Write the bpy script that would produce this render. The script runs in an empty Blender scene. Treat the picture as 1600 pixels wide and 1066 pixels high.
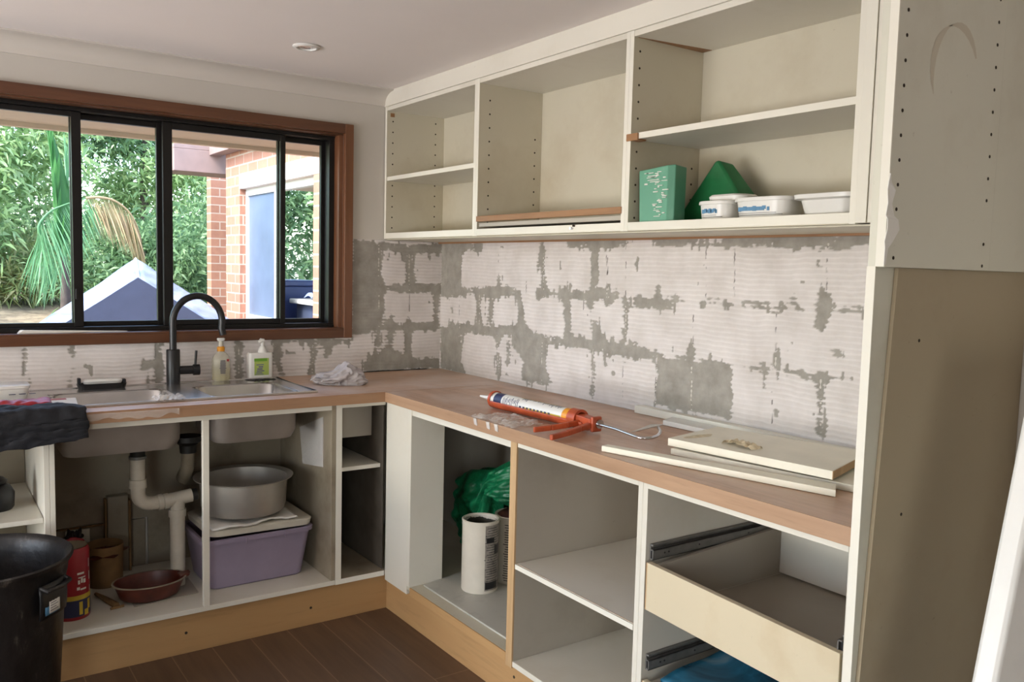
import bpy, bmesh, math, random
import numpy as np
from mathutils import Vector, Matrix, noise
C = bpy.context.scene.collection
R = math.radians
random.seed(7)
rng = np.random.default_rng(11)

# ------------------------------------------------------------------ camera
sc = bpy.context.scene
yaw, pitch, roll = R(-35.1205), R(-4.8214), R(1.4201)
Fv = Vector((-math.sin(yaw)*math.cos(pitch), math.cos(yaw)*math.cos(pitch), math.sin(pitch)))
Rv = Fv.cross(Vector((0, 0, 1))).normalized(); Uv = Rv.cross(Fv)
R2 = Rv*math.cos(roll)+Uv*math.sin(roll); U2 = -Rv*math.sin(roll)+Uv*math.cos(roll)
cd = bpy.data.cameras.new('camera'); cam = bpy.data.objects.new('camera', cd); C.objects.link(cam)
cam.matrix_world = Matrix(((R2.x, U2.x, -Fv.x, -2.113), (R2.y, U2.y, -Fv.y, -3.6169), (R2.z, U2.z, -Fv.z, 1.3939), (0, 0, 0, 1)))
cd.sensor_width = 36; cd.lens = 1334.2/1600*36; cd.clip_start = .02; cd.clip_end = 200
sc.camera = cam

# ------------------------------------------------------------------ world, sun, fill lamps, exposure
w = bpy.data.worlds.new('sky'); sc.world = w; w.use_nodes = True
nt = w.node_tree; bg = nt.nodes['Background']
sk = nt.nodes.new('ShaderNodeTexSky'); sk.sky_type = 'NISHITA'; sk.sun_disc = False
sk.sun_elevation = R(55); sk.sun_rotation = R(250); sk.dust_density = 2.0
nt.links.new(sk.outputs[0], bg.inputs[0]); bg.inputs[1].default_value = 1.25

def lamp(name, kind, loc, energy, color, **k):
    d = bpy.data.lights.new(name, kind); d.energy = energy; d.color = color
    for a, b in k.items(): setattr(d, a, b)
    o = bpy.data.objects.new(name, d); C.objects.link(o); o.location = loc
    return o
def aim(o, target):
    o.rotation_euler = (Vector(target)-o.location).to_track_quat('-Z', 'Y').to_euler()
s = lamp('sun', 'SUN', (-20, -6, 22), 4.6, (1, .95, .87), angle=R(3)); aim(s, (0, 0, 0))
# added area fills at the unseen rear and left openings
a = lamp('fill_rear', 'AREA', (-4.1, -6.95, 1.1), 26, (1.0, .97, .93), shape='RECTANGLE', size=1.3, size_y=1.8); aim(a, (-1.0, -1.5, 2.2))
a2 = lamp('fill_side', 'AREA', (-5.2, -1.7, .62), 140, (.97, .98, 1.0), shape='RECTANGLE', size=2.6, size_y=1.0); aim(a2, (-3.6, -1.8, 3.4))  # added fill, tilted up to brighten the ceiling
vs = sc.view_settings; vs.view_transform = 'Standard'; vs.look = 'None'; vs.gamma = 1; vs.use_curve_mapping = False
vs.exposure = 0.13

# ------------------------------------------------------------------ materials
def srgb(r, g, b):
    f = lambda c: (c/255/12.92) if c/255 <= .04045 else ((c/255+.055)/1.055)**2.4
    return (f(r), f(g), f(b), 1)
class M:
    def __init__(s, name):
        s.m = bpy.data.materials.new(name); s.m.use_nodes = True
        s.nt = s.m.node_tree; s.b = s.nt.nodes['Principled BSDF']
        s.tc = s.nt.nodes.new('ShaderNodeTexCoord')
    def n(s, t, **k):
        x = s.nt.nodes.new('ShaderNode'+t)
        for a, b in k.items(): setattr(x, a, b)
        return x
    def l(s, a, b): s.nt.links.new(a, b)
    def coords(s, scale=(1, 1, 1), rot=(0, 0, 0)):
        mp = s.n('Mapping'); mp.inputs['Scale'].default_value = scale; mp.inputs['Rotation'].default_value = rot
        s.l(s.tc.outputs['Object'], mp.inputs[0]); return mp.outputs[0]
    def noise(s, scale, detail=4, rough=.6, co=None, dist=0):
        x = s.n('TexNoise'); x.inputs['Scale'].default_value = scale; x.inputs['Detail'].default_value = detail
        x.inputs['Roughness'].default_value = rough; x.inputs['Distortion'].default_value = dist
        s.l(co if co else s.tc.outputs['Object'], x.inputs['Vector']); return x.outputs[0]
    def ramp(s, f, stops):
        x = s.n('ValToRGB'); e = x.color_ramp.elements
        while len(e) < len(stops): e.new(.5)
        for q, (p, c) in zip(e, stops): q.position = p; q.color = c
        s.l(f, x.inputs[0]); return x.outputs[0]
    def mix(s, f, a, b, mode='MIX'):
        x = s.n('Mix', data_type='RGBA', blend_type=mode)
        for sock, v in ((x.inputs[0], f), (x.inputs[6], a), (x.inputs[7], b)):
            if hasattr(v, 'links'): s.l(v, sock)
            else: sock.default_value = v
        return x.outputs[2]
    def math(s, op, a, b=0.0, clamp=False):
        x = s.n('Math', operation=op); x.use_clamp = clamp
        for sock, v in ((x.inputs[0], a), (x.inputs[1], b)):
            if hasattr(v, 'links'): s.l(v, sock)
            else: sock.default_value = v
        return x.outputs[0]
    def base(s, c):
        if hasattr(c, 'links'): s.l(c, s.b.inputs['Base Color'])
        else: s.b.inputs['Base Color'].default_value = c
    def set(s, **k):
        for a, v in k.items(): s.b.inputs[a.replace('_', ' ')].default_value = v
    def bump(s, h, strength=.3, dist=.01):
        x = s.n('Bump'); x.inputs['Strength'].default_value = strength; x.inputs['Distance'].default_value = dist
        s.l(h, x.inputs['Height']); s.l(x.outputs[0], s.b.inputs['Normal'])

def plain(name, c, rough=.5, metal=0, var=.08, vs=9, bump=0, bs=60, spec=None):
    m = M(name); c = srgb(*c)
    d = tuple(x*(1-var*1.6) for x in c[:3])+(1,); u = tuple(min(1, x*(1+var*.6)) for x in c[:3])+(1,)
    m.base(m.ramp(m.noise(vs), [(.3, d), (.7, u)])); m.set(Roughness=rough, Metallic=metal)
    if spec is not None: m.b.inputs['Specular IOR Level'].default_value = spec
    if bump: m.bump(m.noise(bs, 3), bump, .004)
    return m.m
def melamine(name, c, grime=(140, 118, 80), amt=.35, rough=.42, scale=3.2):
    m = M(name)
    f = m.ramp(m.noise(scale, 7, .62), [(.5, (0, 0, 0, 1)), (.78, (1, 1, 1, 1))])
    base = m.ramp(m.noise(1.1, 2), [(.3, srgb(*[x*.95 for x in c])), (.7, srgb(*c))])
    g = m.mix(m.math('MULTIPLY', f, amt), base, srgb(*grime))
    sp = m.ramp(m.noise(55, 5, .7), [(.66, (0, 0, 0, 1)), (.74, (1, 1, 1, 1))])
    m.base(m.mix(m.math('MULTIPLY', sp, amt*.6), g, srgb(*[x*.75 for x in grime])))
    m.set(Roughness=rough); m.b.inputs['Specular IOR Level'].default_value = .4
    m.bump(m.noise(230, 2), .05, .001)
    return m.m
def wood(name, c1, c2, grain='x', rough=.4, scale=1.0, dusty=False, fine=70):
    m = M(name)
    sx = {'x': (1.2, 16, 16), 'y': (16, 1.2, 16), 'z': (16, 16, 1.2)}[grain]
    sx = tuple(v*scale for v in sx)
    co = m.coords(sx)
    a = m.noise(1.0, 5, .6, co, .6)
    b = m.noise(6.0, 3, .7, co)
    col = m.ramp(a, [(.3, srgb(*c2)), (.5, srgb(*[(x+y)/2 for x, y in zip(c1, c2)])), (.68, srgb(*c1))])
    col = m.mix(m.math('MULTIPLY', m.ramp(b, [(.55, (0, 0, 0, 1)), (.8, (1, 1, 1, 1))]), .35), col, srgb(*[x*.72 for x in c2]))
    if dusty:
        d = m.ramp(m.noise(2.6, 7, .62, None, .8), [(.46, (0, 0, 0, 1)), (.66, (1, 1, 1, 1))])
        col = m.mix(m.math('MULTIPLY', d, .6), col, srgb(205, 190, 180))
        d2 = m.ramp(m.noise(5.0, 5, .7), [(.56, (0, 0, 0, 1)), (.68, (1, 1, 1, 1))])
        col = m.mix(m.math('MULTIPLY', d2, .38), col, srgb(150, 95, 60))
        m.l(m.ramp(m.noise(3, 5), [(.35, (.3, .3, .3, 1)), (.7, (.5, .5, .5, 1))]), m.b.inputs['Roughness'])
    else: m.set(Roughness=rough)
    m.base(col); m.bump(b, .06, .002)
    return m.m

DIMW = plain('bounce_cut_brown', (128, 108, 92), .8, var=.05, vs=2)  # unseen walls coloured brown to cut the light they bounce
WALL = plain('painted_plaster', (198, 192, 182), .7, var=.03, vs=2, bump=.05, bs=120)
CEIL = plain('ceiling_paint', (232, 224, 219), .8, var=.02, vs=1.5)
CORN = plain('cornice_paint', (205, 198, 188), .65, var=.02, vs=2)
WHITE = melamine('white_melamine', (224, 219, 205), (165, 145, 100), .22)
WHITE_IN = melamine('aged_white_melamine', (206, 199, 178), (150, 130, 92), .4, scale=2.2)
EDGE = melamine('white_edge_strip', (232, 228, 214), (170, 150, 110), .12)
GREYM = melamine('grey_melamine', (178, 170, 156), (120, 105, 85), .3)
TALL = melamine('greenish_white_melamine', (212, 210, 194), (150, 132, 100), .4, scale=1.8)
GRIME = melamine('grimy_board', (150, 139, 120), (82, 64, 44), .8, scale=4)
BROWN = melamine('raw_brown_board', (168, 154, 128), (130, 108, 78), .5, .6, scale=1.4)
MDF = wood('raw_plinth_board', (186, 148, 100), (172, 132, 86), 'y', .6, .5)
MDFX = wood('raw_plinth_board_side', (184, 146, 98), (170, 130, 84), 'x', .6, .5)
RAWEDGE = wood('raw_ply_edge', (200, 168, 126), (176, 142, 100), 'z', .6)
BIRCH = melamine('raw_birch', (214, 200, 170), (182, 158, 118), .5, .55, scale=5)
BATTEN = wood('brown_batten', (160, 118, 80), (138, 98, 64), 'y', .5)
JAMB = wood('stained_timber', (108, 70, 46), (80, 48, 30), 'x', .32)
JAMBZ = wood('stained_timber_upright', (128, 84, 56), (98, 62, 40), 'z', .32)
BENCHX = wood('laminate_timber_run_x', (204, 170, 142), (178, 140, 112), 'x', dusty=True)
BENCHY = wood('laminate_timber_run_y', (198, 162, 134), (168, 130, 102), 'y', dusty=True)
BEDGE = wood('laminate_timber_edge', (180, 146, 116), (156, 122, 94), 'y', .4)
BEDGEX = wood('laminate_timber_edge_side', (168, 132, 102), (146, 110, 82), 'x', .4)
ALU = plain('black_aluminium', (26, 24, 23), .38, .2, var=.1, spec=.4)
STEEL = M('brushed_steel')
STEEL.base(STEEL.ramp(STEEL.noise(3, 4, .6, STEEL.coords((2, 30, 2))), [(.3, srgb(186, 184, 182)), (.7, srgb(214, 212, 210))])); STEEL.set(Metallic=.9, Roughness=.26); STEEL = STEEL.m
STEELD = plain('dull_steel_underside', (150, 140, 132), .5, .45, var=.12, vs=5)
POT = plain('aluminium_pot', (178, 172, 162), .4, .6, var=.12, vs=6)
CHROME = plain('chrome', (200, 200, 205), .12, 1, var=.02)
RAIL = plain('galvanised_runner', (120, 118, 114), .4, .35, var=.15, vs=30)
BLACK = plain('matte_black', (22, 22, 24), .35, var=.15)
HOLE = plain('dark_hole', (48, 38, 26), .9, var=.1)
PVC = plain('white_pvc', (196, 188, 172), .4, var=.1, vs=12)
RUBBER = plain('black_rubber', (24, 22, 20), .5, var=.1)
BINM = M('black_bin_plastic')
BINM.base(BINM.ramp(BINM.noise(14, 8, .75, BINM.coords((1, 1, .35))), [(.42, srgb(16, 15, 16)), (.58, srgb(32, 30, 30)), (.72, srgb(104, 98, 90))])); BINM.set(Roughness=.4); BINM.bump(BINM.noise(26, 5), .35, .006); BINM = BINM.m
PURPLE = plain('lilac_plastic', (146, 134, 154), .42, var=.06)
WPLAST = plain('white_plastic', (222, 220, 214), .32, var=.04)
CREAMP = plain('cream_plastic', (206, 200, 184), .45, var=.08)
GREENP = melamine('green_plastic', (98, 160, 132), (160, 196, 172), .35, .35, scale=9)
GREEND = plain('dark_green_plastic', (38, 112, 66), .3, var=.15, vs=14)
CLOTH = plain('grey_white_cloth', (182, 175, 175), .9, var=.14, vs=22, bump=.5, bs=160)
BAGG = M('green_film')
BAGG.base(BAGG.ramp(BAGG.noise(9, 4, .6, None, 1), [(.3, srgb(8, 78, 48)), (.7, srgb(24, 128, 82))])); BAGG.set(Roughness=.32); BAGG.bump(BAGG.noise(16, 5, .6, None, 1.2), .6, .02); BAGG = BAGG.m
JACKET = plain('navy_cloth', (17, 18, 25), .8, var=.3, vs=12, bump=.6, bs=45)
REDP = plain('red_print', (156, 32, 42), .35, var=.12)
TERRA = plain('red_brown_enamel', (92, 40, 28), .35, var=.3, vs=18)
PAPERB = plain('brown_cardboard', (128, 96, 58), .8, var=.2, vs=14)
PAPER = plain('white_paper', (226, 222, 214), .7, var=.05)
ORANGE = plain('orange_painted_metal', (184, 82, 46), .4, .1, var=.18, vs=30)
YEL = plain('amber_plastic', (226, 152, 40), .35, var=.08)
INK = plain('navy_print', (44, 48, 84), .45, var=.2)
BLUEP = plain('blue_print', (88, 140, 178), .45, var=.15)
GREENPR = plain('green_print', (112, 168, 52), .45, var=.15)
DARKRED = plain('dark_red_paint', (70, 28, 20), .5, var=.25)
YELLOWP = plain('yellow_print', (206, 178, 60), .45, var=.2)
PLSTRIP = plain('white_board_paint', (232, 226, 208), .5, var=.05)
def film(name, tint, alpha, rough=.12):
    m = M(name); m.base(srgb(*tint)); m.set(Roughness=rough); m.b.inputs['Alpha'].default_value = alpha
    m.bump(m.noise(30, 4, .6, None, 1), .6, .01); return m.m
FILM = film('clear_film', (236, 232, 226), .3)
FILMW = film('milky_film', (236, 232, 226), .5, .3)
m = M('soap_liquid'); m.base(srgb(214, 200, 120)); m.set(Roughness=.15); m.b.inputs['Transmission Weight'].default_value = .35; m.b.inputs['Alpha'].default_value = .8; SOAP = m.m
CLEAR = film('clear_plastic', (230, 226, 206), .35, .1)

def glass(name, gloss, tint=(1, 1, 1, 1)):
    m = M(name); nt = m.nt; t = m.n('BsdfTransparent'); t.inputs[0].default_value = tint
    g = m.n('BsdfGlossy'); g.inputs['Roughness'].default_value = .02
    mx = m.n('MixShader'); fr = m.n('LayerWeight'); fr.inputs[0].default_value = gloss
    m.l(fr.outputs['Fresnel'], mx.inputs[0]); m.l(t.outputs[0], mx.inputs[1]); m.l(g.outputs[0], mx.inputs[2])
    m.l(mx.outputs[0], nt.nodes['Material Output'].inputs[0]); return m.m
GLASS = glass('window_glass', .12, (.96, .98, .97, 1)); GLASS2 = glass('reflective_glass', .3)

m = M('vinyl_planks')
br = m.n('TexBrick'); br.offset = .4; br.inputs['Scale'].default_value = 1; br.inputs['Mortar Size'].default_value = .0022
br.inputs['Brick Width'].default_value = 1.2; br.inputs['Row Height'].default_value = .14
br.inputs['Color1'].default_value = srgb(100, 76, 58); br.inputs['Color2'].default_value = srgb(82, 62, 48); br.inputs['Mortar'].default_value = srgb(140, 114, 92)
sp = m.n('SeparateXYZ'); cb = m.n('CombineXYZ'); m.l(m.tc.outputs['Object'], sp.inputs[0]); m.l(sp.outputs[1], cb.inputs[0]); m.l(sp.outputs[0], cb.inputs[1]); m.l(cb.outputs[0], br.inputs['Vector'])
g = m.noise(1, 5, .65, m.coords((30, 2, 1)))
m.base(m.mix(.4, br.outputs[0], m.ramp(g, [(.3, srgb(68, 50, 38)), (.7, srgb(116, 90, 68))]))); m.set(Roughness=.45); m.bump(g, .1, .002); FLOOR = m.m

def brickmat(name, c1, c2, mortar, rot):
    m = M(name); br = m.n('TexBrick'); br.inputs['Scale'].default_value = 1
    br.inputs['Brick Width'].default_value = .24; br.inputs['Row Height'].default_value = .086; br.inputs['Mortar Size'].default_value = .006
    br.inputs['Color1'].default_value = srgb(*c1); br.inputs['Color2'].default_value = srgb(*c2); br.inputs['Mortar'].default_value = srgb(*mortar)
    sp = m.n('SeparateXYZ'); cb = m.n('CombineXYZ'); m.l(m.tc.outputs['Object'], sp.inputs[0]); m.l(sp.outputs[rot], cb.inputs[0]); m.l(sp.outputs[2], cb.inputs[1]); m.l(cb.outputs[0], br.inputs['Vector'])
    m.base(m.mix(m.math('MULTIPLY', m.noise(20, 5), .5), br.outputs[0], srgb(200, 150, 120))); m.set(Roughness=.9); return m.m
BRX = brickmat('brick_facing_side', (140, 92, 76), (162, 112, 94), (176, 166, 154), 1)
BRY = brickmat('brick_facing_front', (136, 90, 74), (158, 108, 90), (176, 166, 154), 0)
RENDERW = plain('pale_render', (226, 214, 202), .8, var=.04)
FASC = plain('mauve_fascia', (142, 120, 114), .6, var=.08)
SOFF = plain('cream_soffit', (216, 196, 172), .7, var=.03)
GROUND = plain('leaf_litter_soil', (150, 134, 112), .95, var=.35, vs=8, bump=.5, bs=20)
def leafmat(name, cols, rough=.5):
    m = M(name); g = m.n('NewGeometry')
    col = m.ramp(g.outputs['Random Per Island'], [(i/(len(cols)-1), srgb(*c)) for i, c in enumerate(cols)])
    m.base(col); m.set(Roughness=rough)
    tr = m.n('BsdfTranslucent'); m.l(col, tr.inputs[0]); mx = m.n('MixShader'); mx.inputs[0].default_value = .4
    m.l(m.b.outputs[0], mx.inputs[1]); m.l(tr.outputs[0], mx.inputs[2]); m.l(mx.outputs[0], m.nt.nodes['Material Output'].inputs[0])
    return m.m
LEAF1 = leafmat('bright_leaves', [(120, 150, 96), (158, 186, 124), (192, 210, 156)])
LEAF2 = leafmat('deep_leaves', [(76, 108, 72), (108, 140, 94), (142, 172, 124)])
LEAF3 = leafmat('olive_leaves', [(128, 146, 88), (164, 174, 116), (192, 184, 140)])
FROND = leafmat('green_frond', [(88, 138, 92), (124, 172, 124)])
FRONDD = leafmat('deep_green_frond', [(58, 112, 58), (84, 142, 74)])
FRONDB = leafmat('dry_frond', [(158, 138, 104), (186, 164, 128), (140, 150, 100)])
BARK = plain('grey_bark', (96, 84, 78), .9, var=.25)
TENTW = M('pale_tarp'); TENTW.base(TENTW.ramp(TENTW.noise(3, 5, .6, TENTW.coords((1, 1, 3), (0, R(30), 0)), 1), [(.3, srgb(100, 116, 150)), (.7, srgb(164, 176, 202))])); TENTW.set(Roughness=.4); TENTW = TENTW.m
TENTN = plain('navy_mesh', (60, 68, 92), .7, var=.1)
NAVYB = plain('blue_bin_plastic', (40, 58, 110), .4, var=.1)

# ------------------------------------------------------------------ mesh helpers
def nb(): return bmesh.new()
def box(bm, x0, x1, y0, y1, z0, z1):
    x0, x1 = sorted((x0, x1)); y0, y1 = sorted((y0, y1)); z0, z1 = sorted((z0, z1))
    v = [bm.verts.new(p) for p in [(x0,y0,z0),(x1,y0,z0),(x1,y1,z0),(x0,y1,z0),(x0,y0,z1),(x1,y0,z1),(x1,y1,z1),(x0,y1,z1)]]
    for f in [(0,3,2,1),(4,5,6,7),(0,1,5,4),(1,2,6,5),(2,3,7,6),(3,0,4,7)]: bm.faces.new([v[i] for i in f])
    return bm
def B(*a): return box(nb(), *a)
def hexa(bm, bot, top):
    v = [bm.verts.new(p) for p in list(bot)+list(top)]; n = len(bot)
    bm.faces.new(v[:n][::-1]); bm.faces.new(v[n:])
    for i in range(n): bm.faces.new([v[i], v[(i+1) % n], v[n+(i+1) % n], v[n+i]])
    return bm
def frame_of(t):
    t = t.normalized(); u = t.cross(Vector((0, 0, 1)))
    if u.length < .05: u = t.cross(Vector((1, 0, 0)))
    u.normalize(); return u, t.cross(u).normalized()
def tube(bm, pts, r, n=14, caps=True, closed=False):
    pts = [Vector(p) for p in pts]; rs = r if isinstance(r, (list, tuple)) else [r]*len(pts)
    rings = []; u = None
    for i, p in enumerate(pts):
        if closed: t = pts[(i+1) % len(pts)]-pts[i-1]
        else: t = pts[min(i+1, len(pts)-1)]-pts[max(i-1, 0)]
        t.normalize()
        if u is None: u, v = frame_of(t)
        else:
            u = (u-t*u.dot(t)).normalized(); v = t.cross(u).normalized()
        rings.append([bm.verts.new(p+(u*math.cos(2*math.pi*k/n)+v*math.sin(2*math.pi*k/n))*rs[i]) for k in range(n)])
    m = len(rings)
    for i in range(m if closed else m-1):
        a, b = rings[i], rings[(i+1) % m]
        for k in range(n): bm.faces.new([a[k], a[(k+1) % n], b[(k+1) % n], b[k]])
    if caps and not closed: bm.faces.new(rings[0][::-1]); bm.faces.new(rings[-1])
    return bm
def lathe(bm, prof, c, n=36, sx=1, sy=1, wob=0):
    rings = []
    for r, z in prof:
        if r < 1e-6: rings.append([bm.verts.new((c[0], c[1], c[2]+z))])
        else:
            ring = []
            for k in range(n):
                a = 2*math.pi*k/n; q = r*(1+wob*noise.noise(Vector((math.cos(a)*2, math.sin(a)*2, z*20))))
                ring.append(bm.verts.new((c[0]+q*sx*math.cos(a), c[1]+q*sy*math.sin(a), c[2]+z)))
            rings.append(ring)
    for a, b in zip(rings, rings[1:]):
        if len(a) == 1 and len(b) == 1: continue
        for k in range(n):
            k2 = (k+1) % n
            if len(a) == 1: bm.faces.new([a[0], b[k2], b[k]])
            elif len(b) == 1: bm.faces.new([a[k], a[k2], b[0]])
            else: bm.faces.new([a[k], a[k2], b[k2], b[k]])
    return bm
def rrect(w, d, r, n=5):
    pts = []
    for cx, cy, a0 in ((w/2-r, d/2-r, 0), (-w/2+r, d/2-r, 90), (-w/2+r, -d/2+r, 180), (w/2-r, -d/2+r, 270)):
        for i in range(n+1):
            a = R(a0+90*i/n); pts.append((cx+r*math.cos(a), cy+r*math.sin(a)))
    return pts
def loft(bm, secs, c=(0, 0, 0), cap0=True, cap1=True):     # secs: (w, d, r, z) rounded rectangles
    rings = [[bm.verts.new((c[0]+x, c[1]+y, c[2]+z)) for x, y in rrect(w, d, r)] for w, d, r, z in secs]
    n = len(rings[0])
    for a, b in zip(rings, rings[1:]):
        for k in range(n): bm.faces.new([a[k], a[(k+1) % n], b[(k+1) % n], b[k]])
    if cap0: bm.faces.new(rings[0][::-1])
    if cap1: bm.faces.new(rings[-1])
    return bm
def sheet(bm, nx, ny, f, wrap=False):
    g = [[bm.verts.new(f(i/nx, j/ny)) for j in range(ny+1)] for i in range(nx+1)]
    for i in range(nx):
        for j in range(ny): bm.faces.new([g[i][j], g[i+1][j], g[i+1][j+1], g[i][j+1]])
    return bm
def nz(x, y, z=0): return noise.noise(Vector((x, y, z)))

def wloc(o):
    v = Vector((0, 0, 0))
    while o: v = v+o.location; o = o.parent
    return v
def obj(name, bm, mat, parent=None, bevel=0, smooth=None, loc=None, solid=0, local=False, sub=0):
    """world-coordinate mesh linked as ONE object; origin at parent's base, or at the mesh's own base when top level"""
    bmesh.ops.recalc_face_normals(bm, faces=bm.faces)
    off = Vector((0, 0, 0))
    if parent is not None:
        if not local: off = wloc(parent)
    else:
        if loc is None:
            xs = [v.co for v in bm.verts]
            lo = Vector((min(v.x for v in xs), min(v.y for v in xs), min(v.z for v in xs))); hi = Vector((max(v.x for v in xs), max(v.y for v in xs), 0))
            off = Vector(((lo.x+hi.x)/2, (lo.y+hi.y)/2, lo.z))
        else: off = Vector(loc)
    if off.length: bmesh.ops.translate(bm, verts=bm.verts, vec=-off)
    me = bpy.data.meshes.new(name); bm.to_mesh(me); bm.free()
    o = bpy.data.objects.new(name, me); C.objects.link(o)
    if parent is not None: o.parent = parent
    else: o.location = off
    me.materials.append(mat)
    if smooth:
        me.shade_smooth(); me.set_sharp_from_angle(angle=R(smooth))
    if solid:
        md = o.modifiers.new('thickness', 'SOLIDIFY'); md.thickness = solid; md.offset = 0
    if bevel:
        md = o.modifiers.new('bevel', 'BEVEL'); md.width = bevel; md.segments = 2; md.limit_method = 'ANGLE'; md.angle_limit = R(40)
    if sub:
        md = o.modifiers.new('subd', 'SUBSURF'); md.levels = sub; md.render_levels = sub
    return o
def thing(name, label, cat, loc=(0, 0, 0), rotz=0, group=None):
    o = bpy.data.objects.new(name, None); C.objects.link(o); o.location = loc; o.rotation_euler = (0, 0, rotz)
    o.empty_display_size = .05
    o['label'] = label; o['category'] = cat
    if group: o['group'] = group
    return o
def tag(o, label, cat, group=None):
    o['label'] = label; o['category'] = cat
    if group: o['group'] = group
    return o
def struct(o): o['kind'] = 'structure'; return o
def holes_y(pts, y, r=.0036, nrm=-1):          # shallow pin holes on a face looking along -y
    bm = nb()
    for x, z in pts:
        vs = [bm.verts.new((x+r*math.cos(a*math.pi/5), y+nrm*.0006, z+r*math.sin(a*math.pi/5))) for a in range(10)]
        vb = [bm.verts.new((x+r*math.cos(a*math.pi/5), y, z+r*math.sin(a*math.pi/5))) for a in range(10)]
        bm.faces.new(vs)
        for k in range(10): bm.faces.new([vs[k], vs[(k+1) % 10], vb[(k+1) % 10], vb[k]])
    return bm

# ================================================================== ROOM SHELL
CH = 2.187
struct(obj('floor', B(-5.6, 0, -7.1, 0, -.05, 0), FLOOR, loc=(0, 0, 0)))
struct(obj('ceiling', B(-5.75, .15, -7.25, .22, CH, CH+.15), CEIL, loc=(0, 0, CH)))
WX0, WX1, WZ0, WZ1 = -3.0, -.518, 1.10, 1.975
bm = nb()
box(bm, -5.75, WX0, 0, .22, -.1, CH); box(bm, WX1, .15, 0, .22, -.1, CH)
box(bm, WX0, WX1, 0, .22, -.1, WZ0-.001); box(bm, WX0, WX1, 0, .22, WZ1, CH)
wall_back = struct(obj('wall_back', bm, WALL, loc=(0, 0, 0)))
wall_right = struct(obj('wall_right', B(0, .15, -7.25, 0, -.1, CH), WALL, loc=(0, 0, 0)))
bm = nb(); box(bm, -5.75, -5.6, -7.25, -3.4, -.1, CH); box(bm, -5.75, -5.6, -.4, 0, -.1, CH); box(bm, -5.75, -5.6, -3.4, -.4, -.1, .4); box(bm, -5.75, -5.6, -3.4, -.4, 2.1, CH)  # unseen opening, made for the light it lets in
struct(obj('wall_left', bm, DIMW, loc=(-5.6, 0, 0)))
bm = nb(); box(bm, -5.6, -4.8, -7.25, -7.1, -.1, CH); box(bm, -3.4, 0, -7.25, -7.1, -.1, CH); box(bm, -4.8, -3.4, -7.25, -7.1, -.1, .1); box(bm, -4.8, -3.4, -7.25, -7.1, 2.0, CH)  # opening behind the camera, added to let sky light in
struct(obj('wall_front', bm, DIMW, loc=(0, -7.1, 0)))
# coved cornice along the window wall and above the upper cabinets
bm = nb(); prof = [(0, CH), (-.093, CH), (-.093, CH-.006)]
for i in range(9):
    a = i/8*math.pi/2; prof.append((-.085+.075*math.sin(a), CH-.008-.050*(1-math.cos(a)) if False else CH-.008-.052*(1-math.cos(a))))
prof += [(-.008, CH-.066), (0, CH-.066)]
x0, x1 = -5.6, -.318
A = [bm.verts.new((x0, y, z)) for y, z in prof]; Bv = [bm.verts.new((x1, y, z)) for y, z in prof]
for i in range(len(prof)): j = (i+1) % len(prof); bm.faces.new([A[i], A[j], Bv[j], Bv[i]])
bm.faces.new(A); bm.faces.new(Bv)
struct(obj('trim_1', bm, CORN, smooth=40))
# bulkhead fascia between upper cabinets and ceiling
struct(obj('trim_2', B(-.318, -.02, -2.656, 0, 2.1186, CH), WHITE, bevel=.002))

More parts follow.
